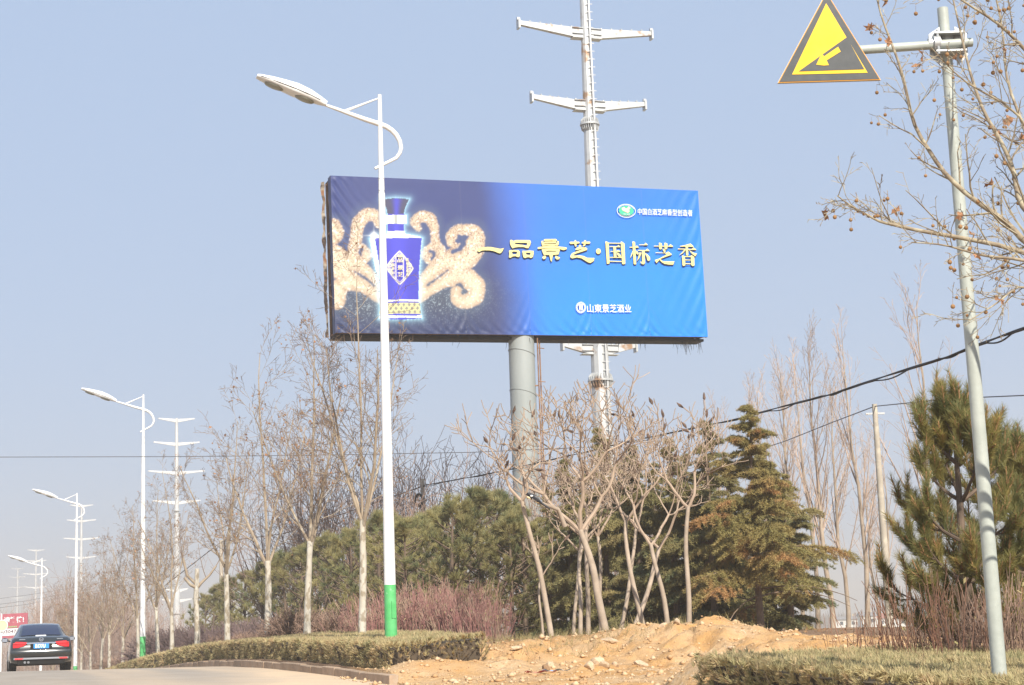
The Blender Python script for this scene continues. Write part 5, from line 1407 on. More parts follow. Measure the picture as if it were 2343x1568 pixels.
# red-twigged shrubs
def red_shrub(seed, R, H, n, mat, rmin=.0065):
    rg = random.Random(seed); r = thing('red_twig_shrub', '', 'shrub'); mb = MB(); lf_o = []
    for i in range(n):
        a = rg.uniform(0, 6.283); q = math.sqrt(rg.random()) * R; s0 = Vector((math.cos(a) * q * .6, math.sin(a) * q * .6, -.05))
        h = H * rg.uniform(.55, 1.08); e = Vector((math.cos(a) * q * 1.15 + rg.gauss(0, .1), math.sin(a) * q * 1.15 + rg.gauss(0, .1), h)); m_ = s0.lerp(e, .5) + Vector((rg.gauss(0, .04), rg.gauss(0, .04), .05))
        mb.tube([s0, m_, e], [.0095, rmin * 1.15, rmin * .8], 3, cap=False)
        for _ in range(rg.choice((1, 2, 3))):
            g = s0.lerp(e, rg.uniform(.4, .9)); t = g + ((e - s0).normalized() + Vector((rg.gauss(0, .35), rg.gauss(0, .35), .1))).normalized() * rg.uniform(.15, .45) * H / 1.4; mb.tube([g, t], [rmin, rmin * .7], 3, cap=False)
            if rg.random() < .12: lf_o.append(t)
    mb.build('stems', M[mat], r, kind='stuff')
    if lf_o:
        rs = np.random.RandomState(seed); O_ = np.array(lf_o); V, F = leaf_quads(O_, rs.normal(size=O_.shape) + [0, 0, -1], .07, .035, rs); link('dry_leaves', np_mesh('dry_leaves', V, F), M['dry_grass'], r, kind='stuff')
    return r
rd = [red_shrub(111, .62, 1.12, 105, 'red_twig', .0046), red_shrub(112, .66, 1.2, 85, 'red_twig', .0046)]
RED = [(820, 37.5, 1.0, 'red-twigged shrub at the foot of the tall bare plane tree'), (868, 36.5, .95, 'red-twigged shrub just left of the green lamp foot'),
       (930, 36.8, 1.05, 'red-twigged shrub just right of the green lamp foot'), (985, 36.5, 1.0, 'red-twigged shrub second right of the green lamp foot'),
       (1035, 36.0, 1.05, 'red-twigged shrub third right of the green lamp foot'), (1085, 35.5, 1.0, 'red-twigged shrub near the hedge corner'),
       (1130, 34.0, .75, 'sparse red-twigged shrub at the hedge corner by the dirt'), (960, 38.5, 1.15, 'red-twigged shrub in the rear rank against the pines'), (1060, 38.5, 1.1, 'red-twigged shrub in the rear rank near the bank')]
fresh = [True] * 2
for i, (px, Y, s_, lab) in enumerate(RED):
    o = rd[i % 2] if fresh[i % 2] else copy_tree(rd[i % 2]); fresh[i % 2] = False
    x = kx(px) * Y; o.location = (x, Y, GZ(x, Y)); o.rotation_euler = (0, 0, i * 2.1); o.scale = (s_, s_, s_); tag(o, lab, 'shrub', 'red-twigged shrubs behind the hedge')
rn = [red_shrub(113, .5, 1.15, 24, 'red_twig_brown', .0042), red_shrub(114, .5, 1.1, 90, 'brown_twig', .004)]
REDR = [(1965, 17.8, .8, 0, 'sparse reddish shrub at the left end of the right hedge'), (2035, 17.5, 1.0, 0, 'sparse red-stemmed shrub in front of the concrete pole'),
        (2105, 17.2, 1.15, 0, 'tall red-stemmed shrub below the long-needled pine'), (2180, 16.8, 1.1, 0, 'red-stemmed shrub left of the grey sign pole'),
        (2240, 17.0, 1.0, 1, 'dense brown shrub close behind the grey sign pole'), (2320, 16.8, 1.1, 1, 'dense brown shrub at the right edge'), (2170, 18.6, 1.0, 1, 'dense brown shrub behind the red stems')]
fresh = [True] * 2
for i, (px, Y, s_, v, lab) in enumerate(REDR):
    o = rn[v] if fresh[v] else copy_tree(rn[v]); fresh[v] = False
    x = kx(px) * Y; o.location = (x, Y, GZ(x, Y)); o.rotation_euler = (0, 0, i * 2.3); o.scale = (s_, s_, s_); tag(o, lab, 'shrub', 'shrubs behind the right hedge')

# ------------------------------------------------------------------ clipped hedges
def hedge(label, s0, s1, t0, t1, h, seed, zones, mats, end_bare, rise=0.0):
    rs = np.random.RandomState(seed); xo, yo_ = XY(s0, t0); zo = GZ(xo, yo_)
    r = thing('hedge', label, 'hedge', (xo, yo_, zo), 0, 'clipped hedges along the road')
    def base(s, t): return zroad(s) + .13
    def top(s, t): return base(s, t) + h + rise * (t - t0) / (t1 - t0) + .05 * fbm(s * 1.2, t * 1.2, 3) + .05 * fbm(s * 4.1, t * 4.1, 2)
    def w(s, t, z): return np.stack([s * U2[0] + t * N2[0] - xo, s * U2[1] + t * N2[1] - yo_, z - zo], -1)
    # solid core, coloured dark for the shade between the foliage tufts
    n = max(8, int((s1 - s0) * 2)); sg = np.linspace(s0 + .10, s1 - .10, n); mb = MB(); rings = []
    for s in sg:
        a, b_ = t0 + .10 + .03 * math.sin(s * 7), t1 - .1; zb = float(base(s, a)); rings.append([tuple(w(s, t, z)) for t, z in ((a, zb - .2), (b_, zb - .2), (b_, zb + h + rise - .11), (a + .03, zb + h - .12))])
    mb.loft(rings).build('shade_core', M['hedge_twig_shade'], r, fixn=True)
    Vs = []; Fs = []; off = 0
    for sa, sb, df, dt, k, L, W in zones:
        nf = int((sb - sa) * h * df); s = rs.uniform(sa, sb, nf); f = rs.rand(nf); bump = .22 * fbm(s * 3, f * 1.6 + 9, 3); gp = fbm(s * 5.5 + 3, f * 2.2, 2)
        t = np.full(nf, t0) + .055 - bump; z = base(s, t) - .09 + (h + .09) * f
        ok = gp > -.11; s, t, z, nf = s[ok], t[ok], z[ok], int(ok.sum()); pf = w(s, t, z); df_ = np.stack([np.full(nf, -N2[0]), np.full(nf, -N2[1]), np.full(nf, .75)], -1) + rs.normal(size=(nf, 3)) * .45
        nt2 = int((sb - sa) * (t1 - t0) * dt); s = rs.uniform(sa, sb, nt2); t = rs.uniform(t0, t1, nt2); z = top(s, t) - .06 + .05 * fbm(s * 6, t * 6, 2); ok = fbm(s * 4.5, t * 4.5 + 30, 2) > -.16; s, t, z, nt2 = s[ok], t[ok], z[ok], int(ok.sum())
        ptp = w(s, t, z); dt_ = np.stack([rs.normal(size=nt2) * .45 - .12, rs.normal(size=nt2) * .45 - .2, np.ones(nt2)], -1)
        nb_ = int((sb - sa) * h * df * .25); s = rs.uniform(sa, sb, nb_); z = base(s, t1) + h * rs.rand(nb_); pbk = w(s, np.full(nb_, t1), z); dbk = np.stack([np.full(nb_, N2[0]), np.full(nb_, N2[1]), np.full(nb_, .7)], -1) + rs.normal(size=(nb_, 3)) * .45
        pos = np.concatenate([pf, ptp, pbk]); dr = np.concatenate([df_, dt_, dbk]); dr /= np.linalg.norm(dr, axis=1, keepdims=True)
        V, F = tufts(pos, dr, rs, k, L, W, .62, .03); Vs.append(V); Fs.append(F + off); off += len(V)
    for se, sgn_, dens in ((s0, -1, end_bare[0]), (s1, 1, end_bare[1])):
        ne = int((t1 - t0) * h * dens); t = rs.uniform(t0, t1, ne); f = rs.rand(ne) ** .6; z = base(se, t) + .05 + (h - .05 + rise * (t - t0) / (t1 - t0)) * f
        pe = w(np.full(ne, se) + rs.uniform(-.04, .06, ne), t, z); de = np.stack([np.full(ne, U2[0] * sgn_), np.full(ne, U2[1] * sgn_), np.full(ne, .7)], -1) + rs.normal(size=(ne, 3)) * .4; de /= np.linalg.norm(de, axis=1, keepdims=True)
        V, F = tufts(pe, de, rs, zones[0][4], zones[0][5], zones[0][6], .6, .03); Vs.append(V); Fs.append(F + off); off += len(V)
    V = np.concatenate(Vs); F = np.concatenate(Fs); pick = rs.rand(len(F) // zones[0][4] + 1)
    sel = np.repeat(pick, zones[0][4])[:len(F)] < .62
    for m_, k_ in ((mats[0], sel), (mats[1], ~sel)):
        Fk = F[k_]; Vk = V[Fk.ravel()]; link('foliage', np_mesh('foliage', Vk, np.arange(len(Vk)).reshape(-1, 3)), M[m_], r, kind='stuff')
    # stems showing low down and at the ends
    rg = random.Random(seed); st = MB()
    for i in range(int((min(s1, s0 + 30) - s0) * 4)):
        s = rg.uniform(s0, min(s1, s0 + 30)); a = Vector(w(s, t0 + .12, float(base(s, t0)) - .05)); st.tube([a, a + Vector((rg.gauss(0, .05), rg.gauss(0, .05), h * .4)), a + Vector((rg.gauss(-.05, .1), rg.gauss(-.08, .08), h * .9))], [.011, .008, .005], 3, cap=False)
    for se in (s0, s1):
        for i in range(int((t1 - t0) * 9)):
            t = rg.uniform(t0, t1); a = Vector(w(se, t, float(base(se, t)) - .03)); st.tube([a, a + Vector((rg.gauss(0, .08), rg.gauss(0, .06), h * .45)), a + Vector((rg.gauss(0, .14), rg.gauss(0, .1), h * .9))], [.012, .008, .005], 3, cap=False)
    st.build('stems', M['hedge_twig_shade'], r, kind='stuff')
    return r
hedge('low clipped olive hedge with a lamp post in it, running left along the kerb', 27.0, 112, 6.78, 8.4, .37, 201,
      [(27.0, 48, 400, 260, 9, .085, .017), (48, 112, 110, 60, 9, .13, .032)], ('hedge_leaf_brown', 'hedge_leaf'), (210, 60), .13)
hedge('clipped olive hedge at the lower right with the grey sign pole standing in it', 4.0, 15.45, 6.86, 10.0, .56, 202,
      [(4.0, 15.45, 560, 400, 11, .075, .0125)], ('hedge_leaf', 'hedge_leaf_brown'), (120, 300))

# ------------------------------------------------------------------ stones, pebbles, litter
M['pebble'] = pm('pebble', (.56, .38, .21), (.62, .46, .30), 3, .95, c3=(.46, .28, .14), s3=1.2, lo3=.45, hi3=.6, world_co=True)
def hit(px, py, y0=9.0, y1=70.0):
    Y = y0; prev = None
    while Y < y1:
        p = P(px, py, Y)
        if p.z <= GZ(p.x, p.y): return p
        Y += .12
    return P(px, py, 30)
def rock_mesh(seed, sq):
    rg = random.Random(seed); bm = bmesh.new(); bmesh.ops.create_icosphere(bm, subdivisions=2, radius=1)
    ax = [Vector((rg.gauss(0, 1), rg.gauss(0, 1), rg.gauss(0, 1))).normalized() for _ in range(7)]
    for v in bm.verts:
        for a in ax:
            d = v.co.dot(a)
            if d > .62: v.co -= a * (d - .62) * .85
        v.co = Vector((v.co.x * sq[0], v.co.y * sq[1], v.co.z * sq[2])) * rg.uniform(.95, 1.05)
    me = bpy.data.meshes.new('rock'); bm.to_mesh(me); bm.free(); return me
ROCKS = [(1394, 1471, .26, (1, .7, .36), 'rock', 'flat whitish stone at the foot of the stoutest bare tree'),
         (1181, 1497, .22, (1, .7, .35), 'rock', 'greyish slab half buried in the dirt bank'),
         (1249, 1533, .13, (1, .9, .7), 'brown_rock', 'dark brown clod on the dirt track'),
         (1257, 1527, .14, (1, .8, .8), 'rock', 'pale stone leaning on the dark brown clod'),
         (1349, 1526, .17, (1, .9, .8), 'rock', 'leftmost of the pale stones clustered at the bank foot'),
         (1367, 1521, .20, (1, .8, .85), 'rock', 'largest pale stone of the cluster at the bank foot'),
         (1382, 1525, .17, (1, .8, .7), 'rock', 'pale stone on the right of the cluster at the bank foot'),
         (1407, 1524, .13, (1, .8, .7), 'rock', 'small pale stone right of the stone cluster'),
         (1465, 1526, .30, (1, .6, .4), 'rock', 'long low pale stone in the dirt below the mound'),
         (1518, 1437, .14, (1, .8, .8), 'rock', 'stone on the left shoulder of the dirt mound by the V-forked tree'),
         (1548, 1432, .13, (1, .8, .8), 'rock', 'stone on the left shoulder of the dirt mound by the leaning slender tree'),
         (1672, 1486, .13, (1, .8, .5), 'rock', 'pale stone on the dirt just above the right hedge corner'),
         (1166, 1458, .12, (1, .9, .6), 'rock', 'pale stone under the pines near the hedge corner'),
         (1600, 1512, .16, (1, .9, .7), 'brown_rock', 'reddish clod on the small heap beside the right hedge')]
for i, (px, py, sz, sq, mt, lab) in enumerate(ROCKS):
    p = hit(px, py); o = link('stone', rock_mesh(300 + i, sq), M[mt]); o.location = (p.x, p.y, GZ(p.x, p.y) + sz * sq[2] * .12); o.scale = (sz * .66, sz * .66, sz * .66); o.rotation_euler = (.1 * math.sin(i), .15 * math.cos(i * 2), i * 1.1); tag(o, lab, 'stone', 'stones in the dirt')
rs = np.random.RandomState(31); n = 7000
s = rs.uniform(14.8, 31, n); t = rs.uniform(6.3, 16, n); keep = (dirt_mask(s, t) > .4); s, t = s[keep], t[keep]
X, Y = s * U2[0] + t * N2[0], s * U2[1] + t * N2[1]; Z = np.where(t > 6.62, ground_z(X, Y), zroad(s) - .1)
sz = np.clip(rs.lognormal(-4.0, .6, len(s)), .008, .075)
base_v = np.array([[1, 0, 0], [-1, 0, 0], [0, 1, 0], [0, -1, 0], [0, 0, .7], [0, 0, -.7]]); base_f = np.array([[0, 2, 4], [2, 1, 4], [1, 3, 4], [3, 0, 4], [2, 0, 5], [1, 2, 5], [3, 1, 5], [0, 3, 5]])
V = np.stack([X, Y, Z + sz * .2], -1)[:, None] + (base_v[None] * rs.uniform(.6, 1.3, (len(s), 6, 1))) * sz[:, None, None]
F = base_f[None] + (np.arange(len(s)) * 6)[:, None, None]
tag(link('pebbles', np_mesh('pebbles', V.reshape(-1, 3), F.reshape(-1, 3)), M['pebble'], kind='stuff'), 'loose pebbles and clods scattered over the orange dirt', 'pebbles')
n = 2600; s = rs.uniform(29, 46, n); t = rs.uniform(8.8, 20, n); X, Y = s * U2[0] + t * N2[0], s * U2[1] + t * N2[1]
O_ = np.stack([X, Y, ground_z(X, Y) + .012], -1); D_ = np.stack([rs.normal(size=n), rs.normal(size=n), rs.uniform(0, .5, n)], -1)
V, F = leaf_quads(O_, D_, rs.uniform(.04, .10, n), .04, rs); tag(link('leaf_litter', np_mesh('leaf_litter', V, F), M['dead_leaf'], kind='stuff'), 'brown fallen leaves scattered under the bare trees', 'leaves')
n = 5200; s = np.concatenate([rs.uniform(27, 33, n // 2), rs.uniform(28, 75, n // 2)]); t = np.concatenate([rs.uniform(9, 15, n // 2), rs.uniform(8.7, 12.5, n // 2)]); X, Y = s * U2[0] + t * N2[0], s * U2[1] + t * N2[1]
O_ = np.stack([X, Y, ground_z(X, Y) - .01], -1); D_ = np.stack([rs.normal(size=n) * .5, rs.normal(size=n) * .5, np.ones(n)], -1)
V, F = blades(O_, D_, rs.uniform(.08, .24, n), .010, rs); tag(link('dry_grass', np_mesh('dry_grass', V, F), M['dry_grass'], kind='stuff'), 'thin dry grass on the bank and behind the hedge', 'grass')
M['plastic_blue'] = pm('plastic_blue', (.28, .42, .70), rough=.4); M['plastic_red'] = pm('plastic_red', (.45, .12, .10), rough=.5)
for nm, px, py, L_, mt, lab in (('plastic_scrap', 1272, 1542, .22, 'plastic_blue', 'pale blue scrap of plastic lying on the dirt track'), ('string_scrap', 1236, 1543, .25, 'plastic_red', 'reddish scrap of string lying on the dirt track')):
    p = hit(px, py); mb = MB(); rg = random.Random(5); rows = []
    for i in range(9):
        k = i / 8; rows.append([(L_ * (k - .5) * 2, -.03 + .02 * math.sin(i * 2.1), .03 + .02 * math.sin(i * 1.7)), (L_ * (k - .5) * 2, .03 + .02 * math.cos(i * 1.3), .015 + .012 * math.cos(i * 2.3))])
    mb.loft(rows, cap=False, closed=False); o = mb.build(nm, M[mt]); o.location = (p.x, p.y, GZ(p.x, p.y) + .005); tag(o, lab, 'litter')

# ------------------------------------------------------------------ poles and wires
def util_pole(px, ytop, Y, rad, label, name='utility_pole', lean=0.0):
    p = P(px, ytop, Y); z = GZ(p.x, p.y); r = thing(name, label, 'utility pole', (p.x + lean, p.y, z - .2), 0, 'concrete utility poles'); H = p.z - z + .2
    MB().tube([(0, 0, 0), (-lean * .5, 0, H * .5), (-lean, 0, H)], [rad * 1.35, rad * 1.15, rad * .85], 12).build('shaft', M['concrete_pole'], r, True)
    cap = MB(); cap.box((-lean, 0, H - .25), (.5, .05, .05)); cap.build('bracket', M['clamp'], r)
    return p, r
pA, rA = util_pole(2000, 925, 45.0, .078, 'leaning pale concrete utility pole right of the browning cedar')
pB, rB = util_pole(966, 1096, 75.0, .11, 'weathered utility pole with a black cable coil above the pines')
pC, rC = util_pole(506, 1236, 110.0, .13, 'small distant utility pole above the pine belt left of the fourth plane tree')
co = MB(); pc = P(958, 1145, 74.7)
for r_ in (.22, .25, .28):
    co.tube([(math.cos(a) * r_ * .7, math.sin(r_ * 40) * .03, math.sin(a) * r_) for a in np.linspace(0, 2 * math.pi, 25)], .028, 6, cap=False)
for a in (0, math.pi / 2): co.bar((-math.cos(a) * .18, -.02, -math.sin(a) * .25), (math.cos(a) * .18, -.02, math.sin(a) * .25), .03, .03)
co = co.build('cable_coil', M['cable']); co.location = pc; tag(co, 'black coil of spare cable hanging from the wire by the weathered pole', 'cable coil')
def wire(name, pts, r, mat, label, strands=1, sag=0.0):
    o = thing(name, label, 'cable', pts[0], 0, 'overhead wires') if strands > 1 else None
    base = Vector(pts[0]); path = []
    for a, b in zip(pts[:-1], pts[1:]):
        a, b = Vector(a), Vector(b)
        for i in range(25):
            k = i / 24; q = a.lerp(b, k); q.z -= sag * 4 * k * (1 - k); path.append(q - base)
    if strands == 1:
        w = MB().tube(path, r, 6).build(name, M[mat]); w.location = base; tag(w, label, 'cable', 'overhead wires'); return w
    for k in range(strands):
        ph = k * 6.283 / strands; pp = [q + Vector((math.cos(ph + i * .22) * r * 1.0, 0, math.sin(ph + i * .22) * r * 1.1 - (.05 * max(0, math.sin(i * .45)) if k == 2 else 0))) for i, q in enumerate(path)]
        MB().tube(pp, r, 6).build('strand', M[mat], o)
    return o
wire('cable_bundle', [P(2900, 575, 18), P(2342, 752, 24), P(2150, 822, 28), P(1900, 902, 36), P(1700, 955, 44), P(1390, 1022, 58), P(1150, 1078, 68), P(966, 1112, 75)], .0135, 'cable', 'thick twisted black cable sagging from the right edge across the poplars to the weathered pole', 3)
wire('overhead_wire', [P(966, 1113, 75), P(860, 1150, 82), P(650, 1221, 98), P(506, 1240, 110)], .026, 'cable', 'dark wire between the weathered pole and the small distant pole')
wire('overhead_wire', [P(506, 1240, 110), P(336, 1372, 118), P(258, 1453, 124)], .026, 'cable', 'dark wire dropping from the small distant pole behind the left plane trees')
wire('overhead_wire', [P(2600, 893, 30), P(2342, 905, 34), P(2180, 912, 39), P(2000, 930, 45)], .014, 'wire', 'thin wire from the right edge to the leaning concrete pole')
wire('overhead_wire', [P(2000, 930, 45), P(1900, 968, 50), P(1800, 1008, 56), P(1600, 1075, 70)], .014, 'wire', 'thin wire running left from the leaning concrete pole behind the cedars')
wire('overhead_wire', [P(-300, 1043, 62), P(0, 1046, 61), P(400, 1045, 60), P(700, 1042, 59), P(1080, 1035, 58), P(1400, 1021, 57.5)], .013, 'wire', 'thin double wire crossing the sky at the left behind the lamps')
for i, (y0, y1) in enumerate(((1371, 1348), (1384, 1359), (1392, 1366))):
    wire('overhead_wire', [P(-60, y0 + 6, 330), P(60, y0 - 9, 330), P(148, y1, 330), P(330, y1 - 34, 330)], .045, 'wire', ('uppermost', 'middle', 'lowest')[i] + ' of three faint far wires behind the fourth street lamp')

# ------------------------------------------------------------------ black saloon car
M['car_paint'] = pm('car_paint', (.012, .016, .017), rough=.22, spec=.6, coat=1.0)
M['car_glass'] = pm('car_glass', (.012, .02, .055), rough=.06, spec=.8)
M['car_red'] = pm('tail_lamp_red', (.55, .012, .012), rough=.15, spec=.6, coat=.6)
M['car_red2'] = pm('tail_lamp_pale', (.62, .06, .06), rough=.15, spec=.6, coat=.6)
M['chrome'] = pm('chrome', (.75, .76, .77), rough=.12, metal=1.0)
M['tyre'] = pm('tyre', (.022, .022, .022), (.05, .045, .04), 8, .9)
M['car_dark'] = pm('car_underside', (.012, .012, .012), rough=.9)
M['plate_blue'] = pm('plate_blue', (.05, .28, .72), rough=.3)
M['plate_white'] = pm('plate_white', (.85, .87, .9), rough=.3)
M['alloy'] = pm('alloy', (.4, .4, .41), rough=.3, metal=.9)
cl_ = P(31, 1541, 49.6); cr_ = P(156, 1531, 49.6); ccx = (cl_ + cr_) / 2
cs, ct = ST(ccx.x, ccx.y)
car = thing('car', 'shiny black saloon car driving away on the left, brake lights red', 'car', (ccx.x, ccx.y, float(zroad(cs)) - .012 * abs(ct + 2.5) + .005), math.radians(17.2)); car.scale = (.96, .96, .96)
# along the car: y forward from the rear bumper
ST_ = [(-.02, .70, .46, .72), (.02, .80, .36, .80), (.07, .855, .30, .93), (.16, .885, .27, 1.00), (.34, .90, .25, 1.045), (.9, .905, .22, 1.03), (1.5, .91, .21, 1.0), (2.4, .91, .21, .98), (3.3, .905, .22, .96), (3.9, .89, .24, .90), (4.35, .83, .27, .80), (4.56, .70, .32, .70), (4.62, .55, .40, .60)]
def ring_body(y, w, zb, zt):
    h = zt - zb; half = [(0, zb), (w * .80, zb), (w * .955, zb + .05 * h), (w, zb + .22 * h), (w * 1.0, zb + .45 * h), (w * .985, zb + .62 * h), (w * .965, zb + .80 * h), (w * .93, zb + .93 * h), (w * .84, zt), (0, zt + .02)]
    return [(x, y, z) for x, z in half] + [(-x, y, z) for x, z in half[-2:0:-1]]
body = MB().loft([ring_body(*s_) for s_ in ST_]).build('body', M['car_paint'], car, True, fixn=True)
CB = [(.40, .80, 1.035, .70), (.62, .80, 1.15, .63), (.90, .80, 1.285, .60), (1.18, .79, 1.39, .58), (1.45, .79, 1.44, .57), (2.0, .79, 1.465, .57), (2.5, .79, 1.445, .57), (2.8, .79, 1.36, .58), (3.1, .79, 1.20, .62), (3.45, .80, .99, .70)]
def cab_pt(y, k):
    """k from -1 (left belt) over the roof to 1 (right belt)"""
    wb = np.interp(y, [c_[0] for c_ in CB], [c_[1] for c_ in CB]); zt = np.interp(y, [c_[0] for c_ in CB], [c_[2] for c_ in CB]); wt = np.interp(y, [c_[0] for c_ in CB], [c_[3] for c_ in CB]); zb = .99
    a = abs(k); sg = 1 if k >= 0 else -1
    if a < .62: x = wt * a / .62 * .96; z = zt - .025 * (a / .62) ** 2
    elif a < .70: f = (a - .62) / .08; x = wt * (.96 + .06 * f); z = zt - .025 - .035 * f
    else: f = (a - .70) / .30; x = wt * 1.02 + (wb - wt * 1.02) * f; z = (zt - .06) + (zb - zt + .06) * f
    return Vector((sg * x, y, max(z, zb - .01)))
ks = [-1, -.85, -.70, -.66, -.62, -.4, -.2, 0, .2, .4, .62, .66, .70, .85, 1]
ysn = [.40, .51, .62, .76, .90, 1.04, 1.18, 1.31, 1.45, 1.7, 2.0, 2.25, 2.5, 2.65, 2.8, 2.95, 3.1, 3.28, 3.45]
MB().loft([[cab_pt(y, k) for k in ks] for y in ysn], cap=False, closed=False).build('roof', M['car_paint'], car, True)
def cab_patch(name, y0, y1, k0, k1, mat, lift=.012, ny=10, nk=14):
    rows = []
    for i in range(ny + 1):
        y = y0 + (y1 - y0) * i / ny; row = []
        for j in range(nk + 1):
            k = k0 + (k1 - k0) * j / nk; p = cab_pt(y, k); n_ = (cab_pt(y, k + .02) - p).cross(cab_pt(y + .03, k) - p).normalized()
            if n_.z < 0 and abs(k) < .65: n_ = -n_
            if abs(k) >= .65 and n_.x * k < 0: n_ = -n_
            row.append(p + n_ * lift)
        rows.append(row)
    return MB().loft(rows, cap=False, closed=False).build(name, mat, car, True)
cab_patch('rear_window', .50, 1.24, -.565, .565, M['car_glass'])
cab_patch('windscreen', 2.74, 3.3, -.565, .565, M['car_glass'])
for sgn_ in (-1, 1):
    for y0, y1 in ((1.02, 1.86), (1.92, 2.86)): cab_patch('side_window', y0, y1, .73 * sgn_, .95 * sgn_, M['car_glass'], .008)
# rear lamps wrap the corners
def on_rear(x, z):
    """y of the rear skin at (x,z)"""
    b = -.02
    return b + .055 * (abs(x) / .85) ** 4 * 1.6 + max(0, (z - .72)) * .42 + max(0, .46 - z) * .3
def rear_patch(name, poly, mat, lift=.014, parent=car, nsub=1):
    ct_ = [(x, z) for x, z in poly]; mb = MB(); tri = tessellate_polygon([[Vector((x, z, 0)) for x, z in ct_]])
    mb.v = [(x, on_rear(x, z) - lift, z) for x, z in ct_]; mb.f = [tuple(t_) for t_ in tri]
    return mb.build(name, mat, parent)
for sgn_ in (-1, 1):
    q = lambda pts: [(sgn_ * x, z) for x, z in pts]
    # lamp as a solid that hugs the corner
    mb = MB(); top_ = [(.40, .885), (.55, .90), (.70, .905), (.80, .905), (.862, .90)]; bot = [(.40, .845), (.50, .775), (.66, .73), (.78, .725), (.868, .73)]
    rows = []
    for (xa, za), (xb, zb_) in zip(top_, bot):
        ya = -.005 + (.012 if xa < .75 else .06 if xa < .83 else .20) + max(0, za - .72) * .35; yb = -.022 + (.010 if xb < .75 else .05 if xb < .83 else .20)
        rows.append([(sgn_ * xa, ya - .02, za), (sgn_ * (xa + xb) / 2 * 1.004, (ya + yb) / 2 - .035, (za + zb_) / 2), (sgn_ * xb, yb - .02, zb_), (sgn_ * (xb - .02), yb + .16, zb_), (sgn_ * (xa - .02), ya + .16, za)])
    tl = MB().loft(rows).build('tail_lamp', M['car_red'], car, True, fixn=True)
    st_ = MB(); st_.loft([[(sgn_ * x, y - .004, z), (sgn_ * x, y - .006, z - .02)] for x, y, z in ((.44, -.03, .868), (.58, -.032, .872), (.72, -.02, .872), (.80, .03, .868))], cap=False, closed=False).build('lamp_strip', M['car_red2'], tl)
    mb = MB(); mb.box((sgn_ * .60, -.045, .405), (.30, .03, .045)); mb.build('reflector', M['car_red2'], car)
    # wheels
    for yy in (.98, 3.62):
        wx = sgn_ * (.79 if yy < 2 else .80); wrap = MB(); rings = []
        for dx, rr in ((-.11, .27), (-.10, .315), (-.06, .332), (.06, .332), (.10, .315), (.11, .27)):
            rings.append([(wx + dx * sgn_, yy + math.cos(a) * rr, .335 + math.sin(a) * rr) for a in np.linspace(0, 2 * math.pi, 28, endpoint=False)])
        wh = wrap.loft(rings).build('wheel', M['tyre'], car, True, fixn=True)
        MB().tube([(wx + .09 * sgn_, yy, .335), (wx + .115 * sgn_, yy, .335)], [.23, .22], 20).build('rim', M['alloy'], wh)
        MB().tube([(wx - .04 * sgn_, yy, .335), (wx + .112 * sgn_, yy, .34)], [.385, .385], 28).build('wheel_arch', M['car_dark'], car) if False else None
    # mirrors
    mm = MB().sphere((sgn_ * 1.0, 2.72, .985), .085, 12, 8, (1.25, .9, .95)); mm.bar((sgn_ * .84, 2.74, .95), (sgn_ * .96, 2.73, .97), .05, .04); mm.build('mirror', M['car_paint'], car, True)
    MB().box((sgn_ * 1.0, 2.640, .985), (.15, .008, .10)).build('mirror_glass', M['chrome'], car)
MB().loft([[(x, -.052 - .012 * (1 - (x / .5) ** 2), .870), (x, -.056 - .012 * (1 - (x / .5) ** 2), .838)] for x in np.linspace(-.42, .42, 15)], cap=False, closed=False).build('trim_bar', M['chrome'], car, True)
MB().box((0, -.035, .765), (.62, .02, .13)).build('plate_recess', M['car_dark'], car)
pl_ = MB().box((0, -.052, .765), (.44, .012, .14)).build('number_plate', M['plate_blue'], car)
me = text_mesh('B177U', .14, .006)
for v in me.vertices: v.co = Vector((v.co.x * .75 - .17, -.062, .718 + v.co.y))
link('lettering', me, M['plate_white'], pl_)
em = MB(); em.tube([(math.cos(a) * .058, -.045, .955 + math.sin(a) * .058) for a in np.linspace(0, 2 * math.pi, 25)], .010, 6, cap=False)
for a_, b_ in (((-.035, .985), (0, .945)), ((.035, .985), (0, .945)), ((-.045, .965), (-.022, .915)), ((-.022, .915), (0, .945)), ((.045, .965), (.022, .915)), ((.022, .915), (0, .945))):
    em.bar((a_[0], -.045 , a_[1]), (b_[0], -.045, b_[1]), .008, .012)
em.build('emblem', M['chrome'], car)
for x0 in (-.62, .45): MB().box((x0 + .08, .005, .965), (.17, .02, .022)).build('badge', M['chrome'], car)
MB().loft([[(x, -.070 + .045 * (abs(x) / .8) ** 3, .435), (x, -.074 + .045 * (abs(x) / .8) ** 3, .385)] for x in np.linspace(-.78, .78, 17)], cap=False, closed=False).build('bumper_strip', M['alloy'], car, True)
MB().loft([[(x, -.050 + .05 * (abs(x) / .8) ** 3, .66), (x, -.085 + .05 * (abs(x) / .8) ** 3, .60), (x, -.075 + .05 * (abs(x) / .8) ** 3, .52), (x, -.045 + .05 * (abs(x) / .8) ** 3, .47)] for x in np.linspace(-.84, .84, 21)], cap=False, closed=False).build('bumper', M['car_paint'], car, True)
MB().box((0, .12, .32), (1.35, .28, .16)).box((0, 2.2, .25), (1.5, 3.6, .10)).build('underside', M['car_dark'], car)
for x0 in (-.46, -.36): MB().tube([(x0, -.05, .30), (x0, .2, .30)], .036, 12).build('exhaust', M['alloy'], car, True)
MB().box((0, .46, 1.075), (.30, .10, .03)).build('rear_shelf_lamp', M['plate_white'], car)

